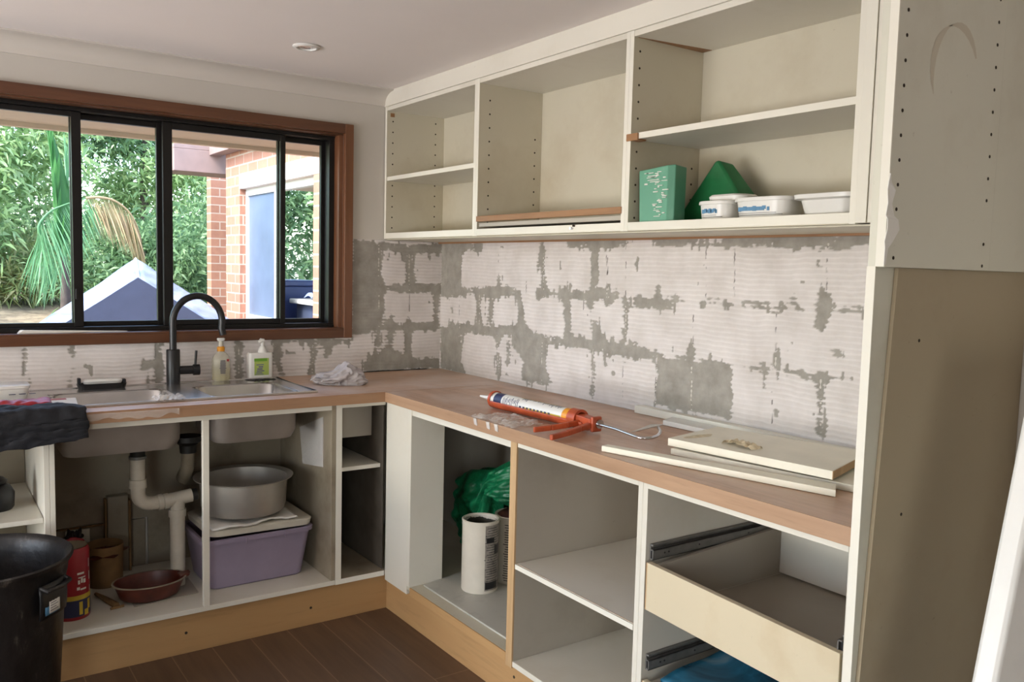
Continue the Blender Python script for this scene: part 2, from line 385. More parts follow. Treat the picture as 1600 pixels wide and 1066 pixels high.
# ------------------------------------------------------------------ stripped tile adhesive on both walls
GREY_R = [('poly', 0.0, [(-0.002, 1.511), (0.185, 1.505), (0.221, 1.468), (0.18, 1.407), (0.189, 1.277), (0.007, 1.266)]), ('poly', 0.0, [(0.009, 1.105), (0.156, 1.106), (0.205, 1.069), (0.197, 0.944), (0.242, 0.9), (0.016, 0.9)]), ('line', 0.006, [(0.007, 1.266), (0.318, 1.29), (0.489, 1.284), (0.661, 1.294)]), ('line', 0.016, [(0.376, 1.288), (0.503, 1.289), (0.596, 1.299)]), ('line', 0.009, [(0.501, 1.338), (0.503, 1.285)]), ('line', 0.007, [(0.811, 1.488), (0.831, 1.311)]), ('line', 0.004, [(0.785, 1.417), (0.793, 1.374)]), ('line', 0.009, [(0.797, 1.296), (0.947, 1.298), (1.117, 1.308), (1.259, 1.313)]), ('line', 0.007, [(0.344, 1.287), (0.351, 1.128)]), ('line', 0.006, [(0.45, 1.228), (0.425, 1.141)]), ('line', 0.012, [(0.092, 1.106), (0.339, 1.115), (0.468, 1.113), (0.655, 1.134)]), ('line', 0.008, [(0.661, 1.283), (0.669, 1.202)]), ('poly', 0.0, [(0.663, 1.232), (0.717, 1.161), (0.793, 1.116), (0.853, 1.092), (0.859, 0.978), (0.908, 0.927), (0.69, 0.921), (0.699, 1.012), (0.619, 1.064), (0.629, 1.125), (0.647, 1.171)]), ('line', 0.006, [(0.496, 1.115), (0.515, 0.931)]), ('line', 0.01, [(0.495, 1.131), (0.504, 1.085)]), ('line', 0.006, [(0.592, 1.077), (0.59, 0.985)]), ('line', 0.008, [(0.793, 1.112), (0.967, 1.109), (1.127, 1.119), (1.269, 1.121)]), ('line', 0.014, [(0.974, 1.302), (0.995, 1.214), (0.995, 1.104)]), ('line', 0.012, [(1.149, 1.486), (1.145, 1.355), (1.138, 1.309)]), ('line', 0.014, [(1.118, 1.295), (1.12, 1.261)]), ('line', 0.006, [(1.148, 1.203), (1.161, 0.939)]), ('line', 0.012, [(1.164, 1.178), (1.197, 1.128), (1.27, 1.108)]), ('line', 0.006, [(-0.021, 1.496), (0.354, 1.488)]), ('line', 0.01, [(0.992, 1.501), (1.129, 1.489), (1.25, 1.495)]), ('line', 0.009, [(1.104, 1.504), (1.315, 1.5)]), ('line', 0.011, [(1.475, 1.5), (1.649, 1.498)]), ('line', 0.006, [(1.649, 1.49), (1.816, 1.486)]), ('line', 0.016, [(1.807, 1.503), (1.974, 1.498), (2.14, 1.492), (2.269, 1.499)]), ('line', 0.008, [(1.142, 1.484), (1.152, 1.413), (1.145, 1.31)]), ('line', 0.009, [(1.115, 1.297), (1.264, 1.298)]), ('line', 0.014, [(1.376, 1.289), (1.556, 1.286)]), ('line', 0.012, [(1.484, 1.337), (1.491, 1.294)]), ('line', 0.006, [(1.555, 1.304), (1.614, 1.296)]), ('line', 0.005, [(1.701, 1.302), (1.819, 1.3)]), ('line', 0.011, [(1.856, 1.303), (1.948, 1.305)]), ('line', 0.006, [(1.933, 1.295), (2.082, 1.301)]), ('poly', 0.0, [(2.128, 1.347), (2.162, 1.345), (2.174, 1.316), (2.198, 1.303), (2.166, 1.289), (2.138, 1.24), (2.11, 1.28), (2.127, 1.305), (2.14, 1.323)]), ('line', 0.005, [(2.172, 1.304), (2.269, 1.304)]), ('line', 0.009, [(1.321, 1.294), (1.329, 1.203)]), ('line', 0.006, [(1.322, 1.203), (1.326, 1.126)]), ('line', 0.01, [(1.124, 1.109), (1.221, 1.109)]), ('line', 0.014, [(1.233, 1.106), (1.358, 1.11), (1.496, 1.106)]), ('line', 0.005, [(1.496, 1.105), (1.634, 1.113)]), ('poly', 0.0, [(1.651, 1.162), (1.675, 1.129), (1.68, 1.112), (1.619, 1.11), (1.637, 1.14)]), ('poly', 0.0, [(1.492, 1.091), (1.662, 1.103), (1.822, 1.113), (1.836, 0.941), (1.495, 0.934)]), ('line', 0.004, [(1.872, 1.105), (1.96, 1.112)]), ('poly', 0.0, [(1.987, 1.14), (2.001, 1.123), (2.032, 1.11), (1.96, 1.109)]), ('line', 0.004, [(2.028, 1.113), (2.143, 1.113), (2.275, 1.113)]), ('line', 0.005, [(1.983, 1.291), (1.994, 1.248), (1.989, 1.134)]), ('line', 0.005, [(1.153, 1.079), (1.161, 0.919)]), ('line', 0.004, [(2.147, 1.102), (2.152, 0.97)]), ('line', 0.009, [(2.153, 0.955), (2.154, 0.943)]), ('line', 0.004, [(2.047, 1.341), (2.045, 1.322)]), ('line', 0.004, [(2.109, 1.425), (2.12, 1.424)]), ('line', 0.004, [(2.185, 1.196), (2.196, 1.179)]), ('line', 0.004, [(1.957, 1.099), (1.955, 1.06)]), ('line', 0.004, [(1.998, 0.989), (2.01, 0.975)])]
DARK_R = [[(0.495, 1.475), (0.501, 1.338)], [(0.709, 1.344), (0.711, 1.293)], [(0.82, 1.481), (0.829, 1.283)], [(0.827, 1.104), (0.831, 0.924)], [(1.148, 1.111), (1.156, 0.911)], [(1.21, 1.453), (1.219, 1.376), (1.218, 1.299)], [(1.088, 1.28), (1.088, 1.226)], [(1.113, 1.228), (1.115, 1.188)], [(1.315, 1.513), (1.328, 1.157)], [(1.218, 1.445), (1.228, 1.298)], [(1.489, 1.097), (1.493, 0.935)], [(1.321, 1.072), (1.325, 0.934)], [(1.653, 1.103), (1.66, 0.938)], [(1.696, 1.48), (1.705, 1.317)], [(1.814, 1.48), (1.823, 1.302)], [(2.145, 1.507), (2.151, 1.348)], [(1.981, 1.522), (1.984, 1.485)], [(1.984, 1.285), (1.989, 1.115)], [(2.147, 1.102), (2.154, 0.946)], [(1.983, 1.044), (1.989, 0.943)], [(1.652, 1.287), (1.657, 1.155)], [(0.345, 1.279), (0.351, 1.12)], [(0.174, 1.272), (0.18, 1.108)], [(0.497, 1.1), (0.511, 0.931)]]
GREY_L = [('poly', 0.0, [(0.472, 1.501), (0.325, 1.499), (0.327, 1.346), (0.299, 1.289), (0.311, 1.134), (0.333, 1.094), (0.395, 1.083), (0.468, 1.072)]), ('line', 0.008, [(0.329, 1.483), (0.183, 1.479), (0.012, 1.485)]), ('line', 0.008, [(0.18, 1.48), (0.175, 1.29)]), ('line', 0.009, [(0.326, 1.289), (0.175, 1.286), (0.003, 1.295)]), ('line', 0.016, [(0.172, 1.348), (0.176, 1.298)]), ('poly', 0.0, [(0.271, 1.175), (0.233, 1.116), (0.177, 1.107), (0.178, 1.149), (0.163, 1.107), (0.269, 1.084), (0.31, 1.101)]), ('line', 0.006, [(0.028, 1.283), (0.024, 1.104)]), ('line', 0.009, [(0.27, 1.105), (0.014, 1.104)]), ('line', 0.009, [(0.271, 1.092), (0.282, 1.018)]), ('line', 0.007, [(0.18, 1.099), (0.174, 0.94)]), ('line', 0.012, [(0.375, 0.915), (0.276, 0.944), (0.174, 0.931), (0.011, 0.924)]), ('line', 0.006, [(0.336, 1.061), (0.334, 1.02)]), ('line', 0.011, [(1.309, 1.056), (1.308, 0.917)]), ('line', 0.009, [(0.986, 1.055), (0.986, 0.906)]), ('line', 0.013, [(0.821, 1.057), (0.817, 0.964)]), ('line', 0.008, [(0.814, 0.964), (0.804, 0.916)]), ('line', 0.004, [(0.787, 1.056), (0.545, 1.053), (0.478, 1.041)]), ('line', 0.004, [(0.655, 1.046), (0.655, 0.909)]), ('line', 0.01, [(0.585, 1.023), (0.589, 0.989)]), ('line', 0.012, [(0.37, 0.952), (0.3, 0.978), (0.244, 0.976)]), ('line', 0.014, [(0.393, 0.925), (0.235, 0.903)]), ('line', 0.009, [(1.305, 1.052), (1.302, 0.957), (1.303, 0.891)]), ('line', 0.006, [(1.363, 0.968), (1.322, 0.988)]), ('line', 0.004, [(1.35, 0.909), (1.296, 0.895)]), ('line', 0.003, [(1.625, 1.056), (1.626, 0.903)]), ('line', 0.002, [(1.773, 1.06), (1.775, 0.912)])]
DARK_L = [[(0.178, 1.447), (0.173, 1.132)], [(0.338, 1.49), (0.331, 1.102)], [(0.985, 1.049), (0.985, 0.906)], [(0.822, 1.031), (0.822, 0.911)], [(0.655, 1.032), (0.657, 0.909)]]

def seg_d(P, a, b):
    a = np.array(a); b = np.array(b); d = b-a; t = np.clip(((P-a)@d)/(d@d+1e-12), 0, 1)
    return np.linalg.norm(P-(a+t[..., None]*d), axis=-1)
def poly_sd(P, pts):
    n = len(pts); inside = np.zeros(P.shape[:-1], bool); dist = np.full(P.shape[:-1], 9.)
    for i in range(n):
        a, b = np.array(pts[i]), np.array(pts[(i+1) % n]); dist = np.minimum(dist, seg_d(P, a, b))
        cond = (a[1] > P[..., 1]) != (b[1] > P[..., 1])
        xi = (b[0]-a[0])*(P[..., 1]-a[1])/((b[1]-a[1]) if b[1] != a[1] else 1e-9)+a[0]
        inside ^= cond & (P[..., 0] < xi)
    return np.where(inside, -dist, dist)
def vnoise(P, f, seed):
    r = np.random.default_rng(seed); G = r.random((256, 256))*2-1
    q = P*f; i = np.floor(q).astype(int); t = q-i; t = t*t*(3-2*t)
    g = lambda a, b: G[(i[..., 0]+a) % 256, (i[..., 1]+b) % 256]
    return (g(0, 0)*(1-t[..., 0])+g(1, 0)*t[..., 0])*(1-t[..., 1])+(g(0, 1)*(1-t[..., 0])+g(1, 1)*t[..., 0])*t[..., 1]
def plaster(name, s1, z0, z1, feats, darks, place, parent, seed, s0=0.):
    st = .0036; ns, nzz = int((s1-s0)/st), int((z1-z0)/st)
    S, Z = np.meshgrid(np.linspace(s0, s1, ns+1), np.linspace(z0, z1, nzz+1), indexing='ij')
    P = np.stack([S, Z], -1)
    sd = np.full(S.shape, 9.)
    for k, r, pts in feats:
        if k == 'poly': sd = np.minimum(sd, poly_sd(P, pts))
        else:
            for a, b in zip(pts, pts[1:]): sd = np.minimum(sd, seg_d(P, a, b)-r-np.clip(.0085-.006*(S-.3)/1.2, .0015, .0085))
    sd = np.clip(sd, -.03, .05)
    for ax in (0, 1):                                                    # soften so the daubs get rounded corners
        for _ in range(2):
            K = 7; pad = [(0, 0), (0, 0)]; pad[ax] = (K//2, K//2)
            q = np.pad(sd, pad, mode='edge'); c_ = np.cumsum(q, axis=ax); z_ = np.zeros_like(np.take(c_, [0], ax)); c_ = np.concatenate([z_, c_], ax)
            n_ = sd.shape[ax]; sd = (np.take(c_, range(K, K+n_), ax)-np.take(c_, range(0, n_), ax))/K
    n = vnoise(P, 28, seed)*.010+vnoise(P, 70, seed+1)*.006+vnoise(P*np.array([.6, 1.]), 150, seed+2)*.004
    ridge = np.sin(Z*2*math.pi/.0155+vnoise(P*np.array([1., .3]), 9, seed+4)*1.6+vnoise(P, 40, seed+8)*.7)
    sd = sd-.0025+n*.8+ridge*.0028+np.minimum(0, vnoise(P*np.array([1., .22]), 60, seed+11)+.45)*.05*(sd < .035)
    spots = vnoise(P, 16, seed+5)*.5+vnoise(P, 45, seed+6)*.5           # stray bare / daubed spots
    sd = np.where((spots > .66) & (sd < .0) & (sd > -.014), .004, sd)
    sd = np.where((spots < -.74) & (sd > 0), -.002, sd)
    pl = np.clip(sd/.0022+.5, 0, 1)                                       # 1 = adhesive, 0 = bare grey render
    dk = np.zeros(S.shape)
    for pts in darks:
        for a, b in zip(pts, pts[1:]):
            d = seg_d(P, a, b)+np.abs(vnoise(P, 60, seed+9))*.002
            on = (vnoise(P, 75, seed+3) > -.15)
            dk = np.maximum(dk, np.where(on, np.clip(1.5-d/.0016, 0, 1), 0))
    keep = .55+.45*vnoise(P*np.array([.35, 1.]), 14, seed+7)
    h = pl*(.0024+.0013*ridge*keep)+(1-pl)*(.0003+.0003*ridge)-dk*.001
    X = [place(s, z, t) for s, z, t in zip(S.ravel(), Z.ravel(), h.ravel())]
    idx = np.arange((ns+1)*(nzz+1)).reshape(ns+1, nzz+1)
    F = np.stack([idx[:-1, :-1], idx[1:, :-1], idx[1:, 1:], idx[:-1, 1:]], -1).reshape(-1, 4)
    me = bpy.data.meshes.new(name); me.from_pydata(X, [], F.tolist()); me.shade_smooth()
    for nm, arr in (('adhesive', pl), ('slit', dk), ('groove', ridge*keep)):
        at = me.attributes.new(nm, 'FLOAT', 'POINT'); at.data.foreach_set('value', arr.ravel().astype(np.float32))
    o = bpy.data.objects.new(name, me); C.objects.link(o); o.parent = parent; me.materials.append(ADH); return o
m = M('tile_adhesive')
def attr(n):
    a = m.n('Attribute'); a.attribute_name = n; return a.outputs['Fac']
grey = m.ramp(m.noise(18, 5), [(.3, srgb(138, 133, 124)), (.7, srgb(164, 159, 150))])
wht = m.ramp(m.noise(7, 5), [(.3, srgb(204, 197, 192)), (.7, srgb(226, 220, 217))])
wht = m.mix(m.math('MULTIPLY', m.ramp(attr('groove'), [(.0, (1, 1, 1, 1)), (.35, (0, 0, 0, 1))]), .15), wht, srgb(160, 150, 140))
col = m.mix(attr('adhesive'), grey, wht)
m.base(m.mix(attr('slit'), col, srgb(84, 78, 70))); m.set(Roughness=.85); m.bump(m.noise(160, 4), .15, .002); ADH = m.m
plaster('adhesive_patches', 2.655, .90, 1.512, GREY_R, DARK_R, lambda s, z, t: (-t, -s, z), wall_right, 3)
plaster('adhesive_patches', .478, .90, 1.512, GREY_L, DARK_L, lambda s, z, t: (-s, -t, z), wall_back, 23)
plaster('adhesive_patches', 2.3, .90, 1.066, GREY_L, DARK_L, lambda s, z, t: (-s, -t, z), wall_back, 23, s0=.478)

# ------------------------------------------------------------------ window 1
win = bpy.data.objects.new('window_1', None); C.objects.link(win); win.location = (-1.5, .05, 1.1); struct(win)
AX1 = -.477; t0 = -.022
bm = nb(); box(bm, WX0-.05, AX1, t0, 0, 1.975, 2.018); obj('architrave', bm, JAMB, win, .003)
bm = nb(); box(bm, WX0-.05, AX1, t0, 0, 1.064, 1.103); obj('architrave', bm, JAMB, win, .003)
bm = nb(); box(bm, -.518, AX1+.0005, t0-.001, 0, 1.0635, 2.0185); obj('architrave', bm, JAMBZ, win, .003)
bm = nb(); box(bm, WX0, -.518, t0, .075, 1.103, 1.1095); obj('sill_board', bm, JAMB, win, .001)
bm = nb(); box(bm, WX0, -.518, -.001, .075, 1.968, 1.975); obj('head_reveal', bm, JAMB, win)
bm = nb(); box(bm, -.537, -.5185, -.001, .22, 1.1095, 1.968); obj('side_reveal', bm, JAMBZ, win)
bm = nb()     # fixed aluminium frame
box(bm, WX0, -.537, .05, .14, 1.1095, 1.128); box(bm, WX0, -.537, .05, .14, 1.952, 1.968); box(bm, -.562, -.537, .05, .14, 1.128, 1.952)
box(bm, WX0, -.537, .045, .05, 1.1095, 1.118); box(bm, WX0, -.537, .045, .05, 1.960, 1.968)
obj('outer_frame', bm, ALU, win, .001)
def sash(xa, xb, y, zt, stl, st, bot=.018):
    bm = nb(); box(bm, xa, xa+stl, y, y+.022, 1.128, zt); box(bm, xb-st, xb, y, y+.022, 1.128, zt)
    box(bm, xa+stl, xb-st, y, y+.022, 1.128, 1.128+bot); box(bm, xa+stl, xb-st, y, y+.022, zt-bot-.004, zt)
    o = obj('sash', bm, ALU, win, .0015)
    g = obj('pane', B(xa+stl, xb-st, y+.009, y+.013, 1.128+bot, zt-bot-.004), GLASS, o); return o
sash(-.779, -.562, .108, 1.952, .012, .015)
sash(-1.269, -.757, .070, 1.952, .037, .022, .022)
sash(-1.602, -1.25, .108, 1.952, .020, .035)
sash(-2.45, -1.567, .070, 1.952, .03, .034, .016)
sash(-3.0, -2.42, .108, 1.952, .02, .03)
obj('latch', B(-1.596, -1.588, .060, .070, 1.235, 1.275), BLACK, win, .002)
obj('latch', B(-.5165, -.476, -.026, -.02, 1.93, 1.938), BLACK, win, .001) if False else None

# ------------------------------------------------------------------ downlight
dl = thing('downlight', 'small round recessed downlight with white rim in the ceiling', 'ceiling light', (-.91, -.555, CH))
obj('rim', lathe(nb(), [(.036, -.001), (.049, -.001), (.050, -.004), (.047, -.008), (.036, -.009), (.034, -.004), (.036, -.001)], (-.91, -.555, CH), 40), WPLAST, dl, smooth=50)
obj('lamp_face', lathe(nb(), [(0, -.0015), (.034, -.0015), (.034, -.004), (.022, -.005), (.02, -.003), (0, -.003)], (-.91, -.555, CH), 32), STEEL, dl, smooth=40)

# ================================================================== BASE CABINETS
FX = -.58; FY = -.58; ZT = .858; TH = .018
def holes_part(pts, y, parent):
    first = None; W = wloc(parent)
    for x, z in pts:
        if first is None:
            first = h = obj('pin_hole', holes_y([(0, 0)], 0), HOLE, parent, local=True)
        else:
            h = first.copy(); C.objects.link(h)
        h.location = Vector((x, y, z))-W
# left-hand run, facing the room (-y)
c0 = thing('base_cabinet', 'open white base cabinet with shelf under the navy jacket, left of the sink cabinet', 'cabinet', (-2.2, -.3, .147), group=None)
obj('side_panel', B(-1.787, -1.771, FY, -.02, .165, ZT), WHITE, c0, .001); obj('side_panel', B(-2.62, -2.602, FY, -.02, .165, ZT), WHITE, c0, .001)
obj('bottom_panel', B(-2.62, -1.771, FY, -.02, .147, .165), WHITE, c0, .001)
obj('shelf', B(-2.60, -1.789, -.56, -.03, .542, .558), WHITE, c0, .001)
obj('back_panel', B(-2.60, -1.789, -.02, -.012, .165, ZT), GRIME, c0)
c1 = thing('sink_cabinet', 'open white cabinet under the double sink, doors removed', 'cabinet', (-1.28, -.3, .147))
obj('side_panel', B(-1.7705, -1.7555, FY, -.02, .165, ZT), WHITE, c1, .001)
sp_ = obj('side_panel', B(-.811, -.793, FY, -.02, .165, ZT), GRIME, c1, .001); sp_['label'] = 'stained side panel'
obj('centre_stile', B(-1.293, -1.271, FY, FY+.02, .165, .838), WHITE, c1, .0015)
obj('top_rail', B(-1.755, -.811, FY, FY+.018, .838, ZT), WHITE, c1, .001)
obj('bottom_panel', B(-1.7705, -.793, FY, -.02, .147, .165), WHITE, c1, .001)
bm = nb(); box(bm, -1.755, -1.36, -.02, -.012, .36, ZT); box(bm, -1.36, -1.18, -.02, -.008, .165, ZT); box(bm, -1.18, -.811, -.02, -.012, .165, ZT); box(bm, -1.755, -1.37, -.016, -.01, .165, .355)
obj('back_panel', bm, GRIME, c1)
obj('pipe_chase', B(-1.515, -1.44, -.06, -.02, .165, .47), GRIME, c1, .003)
bm = nb(); box(bm, -1.44, -1.432, -.066, -.02, .165, .45); box(bm, -1.523, -1.516, -.05, -.02, .165, .46); box(bm, -1.70, -1.44, -.03, -.02, .352, .358)
obj('rusty_angle', bm, PAPERB, c1, .001)
o = obj('socket_plate', B(-1.66, -1.575, -.034, -.022, .26, .35), CREAMP, c1, .003)
obj('socket_hole', lathe(nb(), [(0, 0), (.009, 0), (.009, .001), (0, .001)], (0, 0, 0), 16), HOLE, o, local=True).rotation_euler = (R(90), 0, 0)
bpy.data.objects[o.children[0].name].location = Vector((-1.605, -.0345, .325))-wloc(c1)
obj('white_flap', hexa(nb(), [(-.812, -.50, .60), (-.812, -.30, .58), (-.812, -.26, .72), (-.812, -.50, .80)], [(-.815, -.50, .60), (-.818, -.30, .575), (-.816, -.26, .72), (-.815, -.50, .80)]), FILMW, c1)
c2 = thing('corner_cabinet', 'narrow dark open cabinet with one shelf in the corner beside the sink cabinet', 'cabinet', (-.69, -.3, .147))
obj('side_panel', B(-.7925, -.768, FY, -.02, .165, ZT), WHITE, c2, .001)
obj('top_rail', B(-.768, -.583, FY, FY+.018, .843, ZT), WHITE, c2, .001)
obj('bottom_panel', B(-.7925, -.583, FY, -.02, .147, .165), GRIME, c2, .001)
obj('bottom_edging', B(-.7925, -.583, FY-.0015, FY-.0002, .146, .166), EDGE, c2)
sh = obj('shelf', B(-.768, -.5845, -.54, -.02, .583, .599), WHITE, c2, .001)
DARKI = plain('shade_dark_board', (84, 76, 66), .8, var=.2)  # shade of the deep cabinet interior put into the board colour
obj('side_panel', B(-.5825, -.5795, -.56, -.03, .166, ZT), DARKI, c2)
obj('inner_board', B(-.768, -.586, -.46, -.444, .70, ZT), GREYM, c2, .001)
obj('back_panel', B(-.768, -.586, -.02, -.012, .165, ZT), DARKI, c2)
# right-hand run, facing the room (-x)
f1 = thing('filler_panel', 'blank cream upright filler panel in the inner corner of the bench', 'panel', (-.58, -.68, .128))
obj('panel', B(-.58, -.562, -.768, -.583, .128, ZT), WHITE, f1, .0015)
c3 = thing('base_cabinet', 'open corner base cabinet holding the green bag and the paint cans', 'cabinet', (-.3, -1.1, .125))
obj('side_panel', B(-.5835, -.437, -.795, -.7685, .165, ZT), WHITE, c3, .001)
obj('top_rail', B(-.58, -.562, -1.450, -.795, .832, ZT), WHITE, c3, .001)
obj('bottom_panel', B(-.578, -.02, -1.450, -.03, .147, .165), WHITE_IN, c3, .001)
obj('raw_edge', B(-.584, -.579, -1.450, -.800, .135, .165), MDF, c3, .0008)
obj('back_panel', B(-.02, -.012, -1.450, -.03, .165, ZT), GREYM, c3)
e = obj('end_panel', B(-.577, -.02, -1.466, -1.450, .135, ZT), WHITE, c3)
obj('raw_edge', B(-.584, -.577, -1.483, -1.450, .125, ZT), RAWEDGE, c3, .001)
c4 = thing('base_cabinet', 'open base cabinet with one mid shelf, between the paint-can cabinet and the drawer cabinet', 'cabinet', (-.3, -1.75, .125))
obj('side_panel', B(-.577, -.02, -1.483, -1.4665, .147, ZT), GREYM, c4); obj('side_panel', B(-.58, -.02, -2.043, -2.026, .147, ZT), WHITE, c4, .001)
obj('top_rail', B(-.58, -.562, -2.026, -1.483, .840, ZT), WHITE, c4, .001)
obj('bottom_panel', B(-.58, -.02, -2.026, -1.483, .129, .147), WHITE, c4, .001)
s_ = obj('shelf', B(-.574, -.03, -2.024, -1.484, .449, .467), WHITE, c4, .001)
obj('edging', B(-.580, -.5745, -2.024, -1.484, .450, .4655), EDGE, s_, .0005)
bm = nb(); box(bm, -.5745, -.5738, -2.024, -1.484, .4665, .4674); obj('glue_line', bm, BATTEN, s_)
obj('back_panel', B(-.02, -.012, -2.026, -1.483, .147, ZT), GREYM, c4)
c5 = thing('drawer_cabinet', 'open drawer cabinet at the end of the bench with its drawer fronts removed', 'cabinet', (-.3, -2.35, .125))
obj('side_panel', B(-.58, -.02, -2.061, -2.0435, .129, ZT), WHITE, c5, .001); obj('side_panel', B(-.58, -.02, -2.655, -2.637, .129, ZT), WHITE, c5, .001)
obj('top_rail', B(-.58, -.562, -2.637, -2.061, .840, ZT), WHITE, c5, .001)
obj('back_panel', B(-.02, -.012, -2.637, -2.061, .129, ZT), GREYM, c5)
obj('bottom_panel', B(-.58, -.02, -2.637, -2.061, .129, .147), WHITE, c5, .001)
def runner(y, z, s):
    bm = nb(); box(bm, -.566, -.06, y, y-s*.004, z-.021, z+.021); box(bm, -.566, -.06, y-s*.004, y-s*.012, z+.016, z+.021); box(bm, -.566, -.06, y-s*.004, y-s*.012, z-.021, z-.016)
    o = obj('runner', bm, RAIL, c5, .0008)
    bm = nb(); box(bm, -.572, -.08, y-s*.010, y-s*.019, z-.017, z-.014); box(bm, -.572, -.08, y-s*.016, y-s*.019, z-.017, z+.010); box(bm, -.572, -.08, y-s*.008, y-s*.019, z+.007, z+.010)
    obj('inner_slide', bm, RAIL, o, .0005)
    obj('slide_stop', B(-.568, -.556, y-s*.006, y-s*.014, z-.012, z+.006), BLACK, o, .001)
    if s > 0:
        for rx in (-.53, -.515, -.40, -.2): obj('rivet', holes_y([(rx, z-.003)], y-.0193, .0025), BLACK, o)
runner(-2.061, .672, 1); runner(-2.637, .640, -1); runner(-2.061, .377, 1); runner(-2.637, .345, -1)
def drawer(z0, z1, xf, drop, name='drawer'):
    f = obj(name, hexa(nb(), [(xf-.003, -2.072, z0), (xf-.003, -2.634, z0-drop), (xf-.019, -2.634, z0-drop), (xf-.019, -2.072, z0)],
        [(xf-.003, -2.072, z1), (xf-.003, -2.634, z1-drop), (xf-.019, -2.634, z1-drop), (xf-.019, -2.072, z1)]), BIRCH, c5, .001)
    obj('drawer_side', hexa(nb(), [(xf-.003, -2.081, z0+.006), (xf-.003, -2.094, z0+.006), (-.06, -2.094, z0+.006), (-.06, -2.081, z0+.006)], [(xf-.003, -2.081, z1-.006), (xf-.003, -2.094, z1-.006), (-.06, -2.094, z1+.02), (-.06, -2.081, z1+.02)]), GREYM, f, .001)
    obj('drawer_side', B(xf-.003, -.06, -2.617, -2.604, z0+.006-drop, z1-.02-drop), WHITE, f, .001)
    obj('drawer_bottom', B(xf-.003, -.06, -2.604, -2.094, z0+.006-drop/2, z0+.016-drop/2), GREYM, f)
    obj('drawer_back', B(-.072, -.06, -2.604, -2.094, z0+.01, z1+.03), WHITE, f, .001)
    bm = nb(); box(bm, xf-.0195, xf-.002, -2.0745, -2.0715, z0+.001, z1-.001); obj('ply_end', bm, RAWEDGE, f)
    return f
drawer(.525, .650, -.566, .022)
drawer(.222, .335, -.566, .020)
# plinth boards
tag(obj('plinth_board', B(-2.6, -.560, -.562, -.545, 0, .146), MDFX, bevel=.001), 'raw board kickboard with screw holes under the sink cabinet run', 'kickboard')
tag(obj('plinth_board', B(-.562, -.545, -2.65, -.5625, 0, .128), MDF, bevel=.001), 'raw board kickboard under the right-hand run of open cabinets', 'kickboard')
pb = bpy.data.objects['plinth_board']
def screwhole(x, y, z, par, nx):
    bm = lathe(nb(), [(0, 0), (.005, 0), (.005, .0012), (0, .0012)], (0, 0, 0), 14)
    o = obj('screw_hole', bm, HOLE, par, local=True); o.location = Vector((x, y, z))-wloc(par); o.rotation_euler = (R(90), 0, 0) if not nx else (0, R(-90), 0)
screwhole(-1.35, -.562, .075, pb, 0); screwhole(-.885, -.562, .068, pb, 0); screwhole(-.562, -1.47, .085, bpy.data.objects['plinth_board.001'], 1)

# ================================================================== WORKTOP
def deck_with_hole(x0, x1, y0, y1, z0, z1, hs):
    bm = nb(); xs = sorted({x0, x1, *[h[0] for h in hs], *[h[1] for h in hs]}); ys = sorted({y0, y1, *[h[2] for h in hs], *[h[3] for h in hs]})
    V = {}
    def v(i, j, z):
        if (i, j, z) not in V: V[(i, j, z)] = bm.verts.new((xs[i], ys[j], z))
        return V[(i, j, z)]
    cell = lambda i, j: 0 <= i < len(xs)-1 and 0 <= j < len(ys)-1 and not any(h[0]-1e-6 < (xs[i]+xs[i+1])/2 < h[1]+1e-6 and h[2]-1e-6 < (ys[j]+ys[j+1])/2 < h[3]+1e-6 for h in hs)
    for i in range(len(xs)-1):
        for j in range(len(ys)-1):
            if not cell(i, j): continue
            bm.faces.new([v(i, j, z1), v(i+1, j, z1), v(i+1, j+1, z1), v(i, j+1, z1)]); bm.faces.new([v(i, j, z0), v(i, j+1, z0), v(i+1, j+1, z0), v(i+1, j, z0)])
            for di, dj, a, b in ((-1, 0, (i, j), (i, j+1)), (1, 0, (i+1, j), (i+1, j+1)), (0, -1, (i, j), (i+1, j)), (0, 1, (i, j+1), (i+1, j+1))):
                if not cell(i+di, j+dj): bm.faces.new([v(*a, z0), v(*b, z0), v(*b, z1), v(*a, z1)])
    return bm
BOWL = [(-1.728, -1.335, -.492, -.182), (-1.228, -.903, -.492, -.182)]
wt = tag(obj('worktop', deck_with_hole(-2.7, -.002, -.606, -.002, .861, .899, BOWL), BENCHX), 'timber-look laminate worktop under the window, holding the sink', 'worktop')
obj('front_edging', B(-2.7, -.600, -.609, -.606, .860, .8995), BEDGEX, wt, .0008)
wt2 = tag(obj('worktop', B(-.598, -.002, -2.655, -.6075, .861, .899), BENCHY, bevel=.001), 'timber-look laminate worktop along the stripped tile wall, under the caulking gun', 'worktop')
obj('front_edging', B(-.602, -.598, -2.655, -.6095, .860, .8995), BEDGE, wt2, .0008)
obj('joint_line', B(-.597, -.12, -.6078, -.6062, .8975, .8992), BATTEN, wt2)

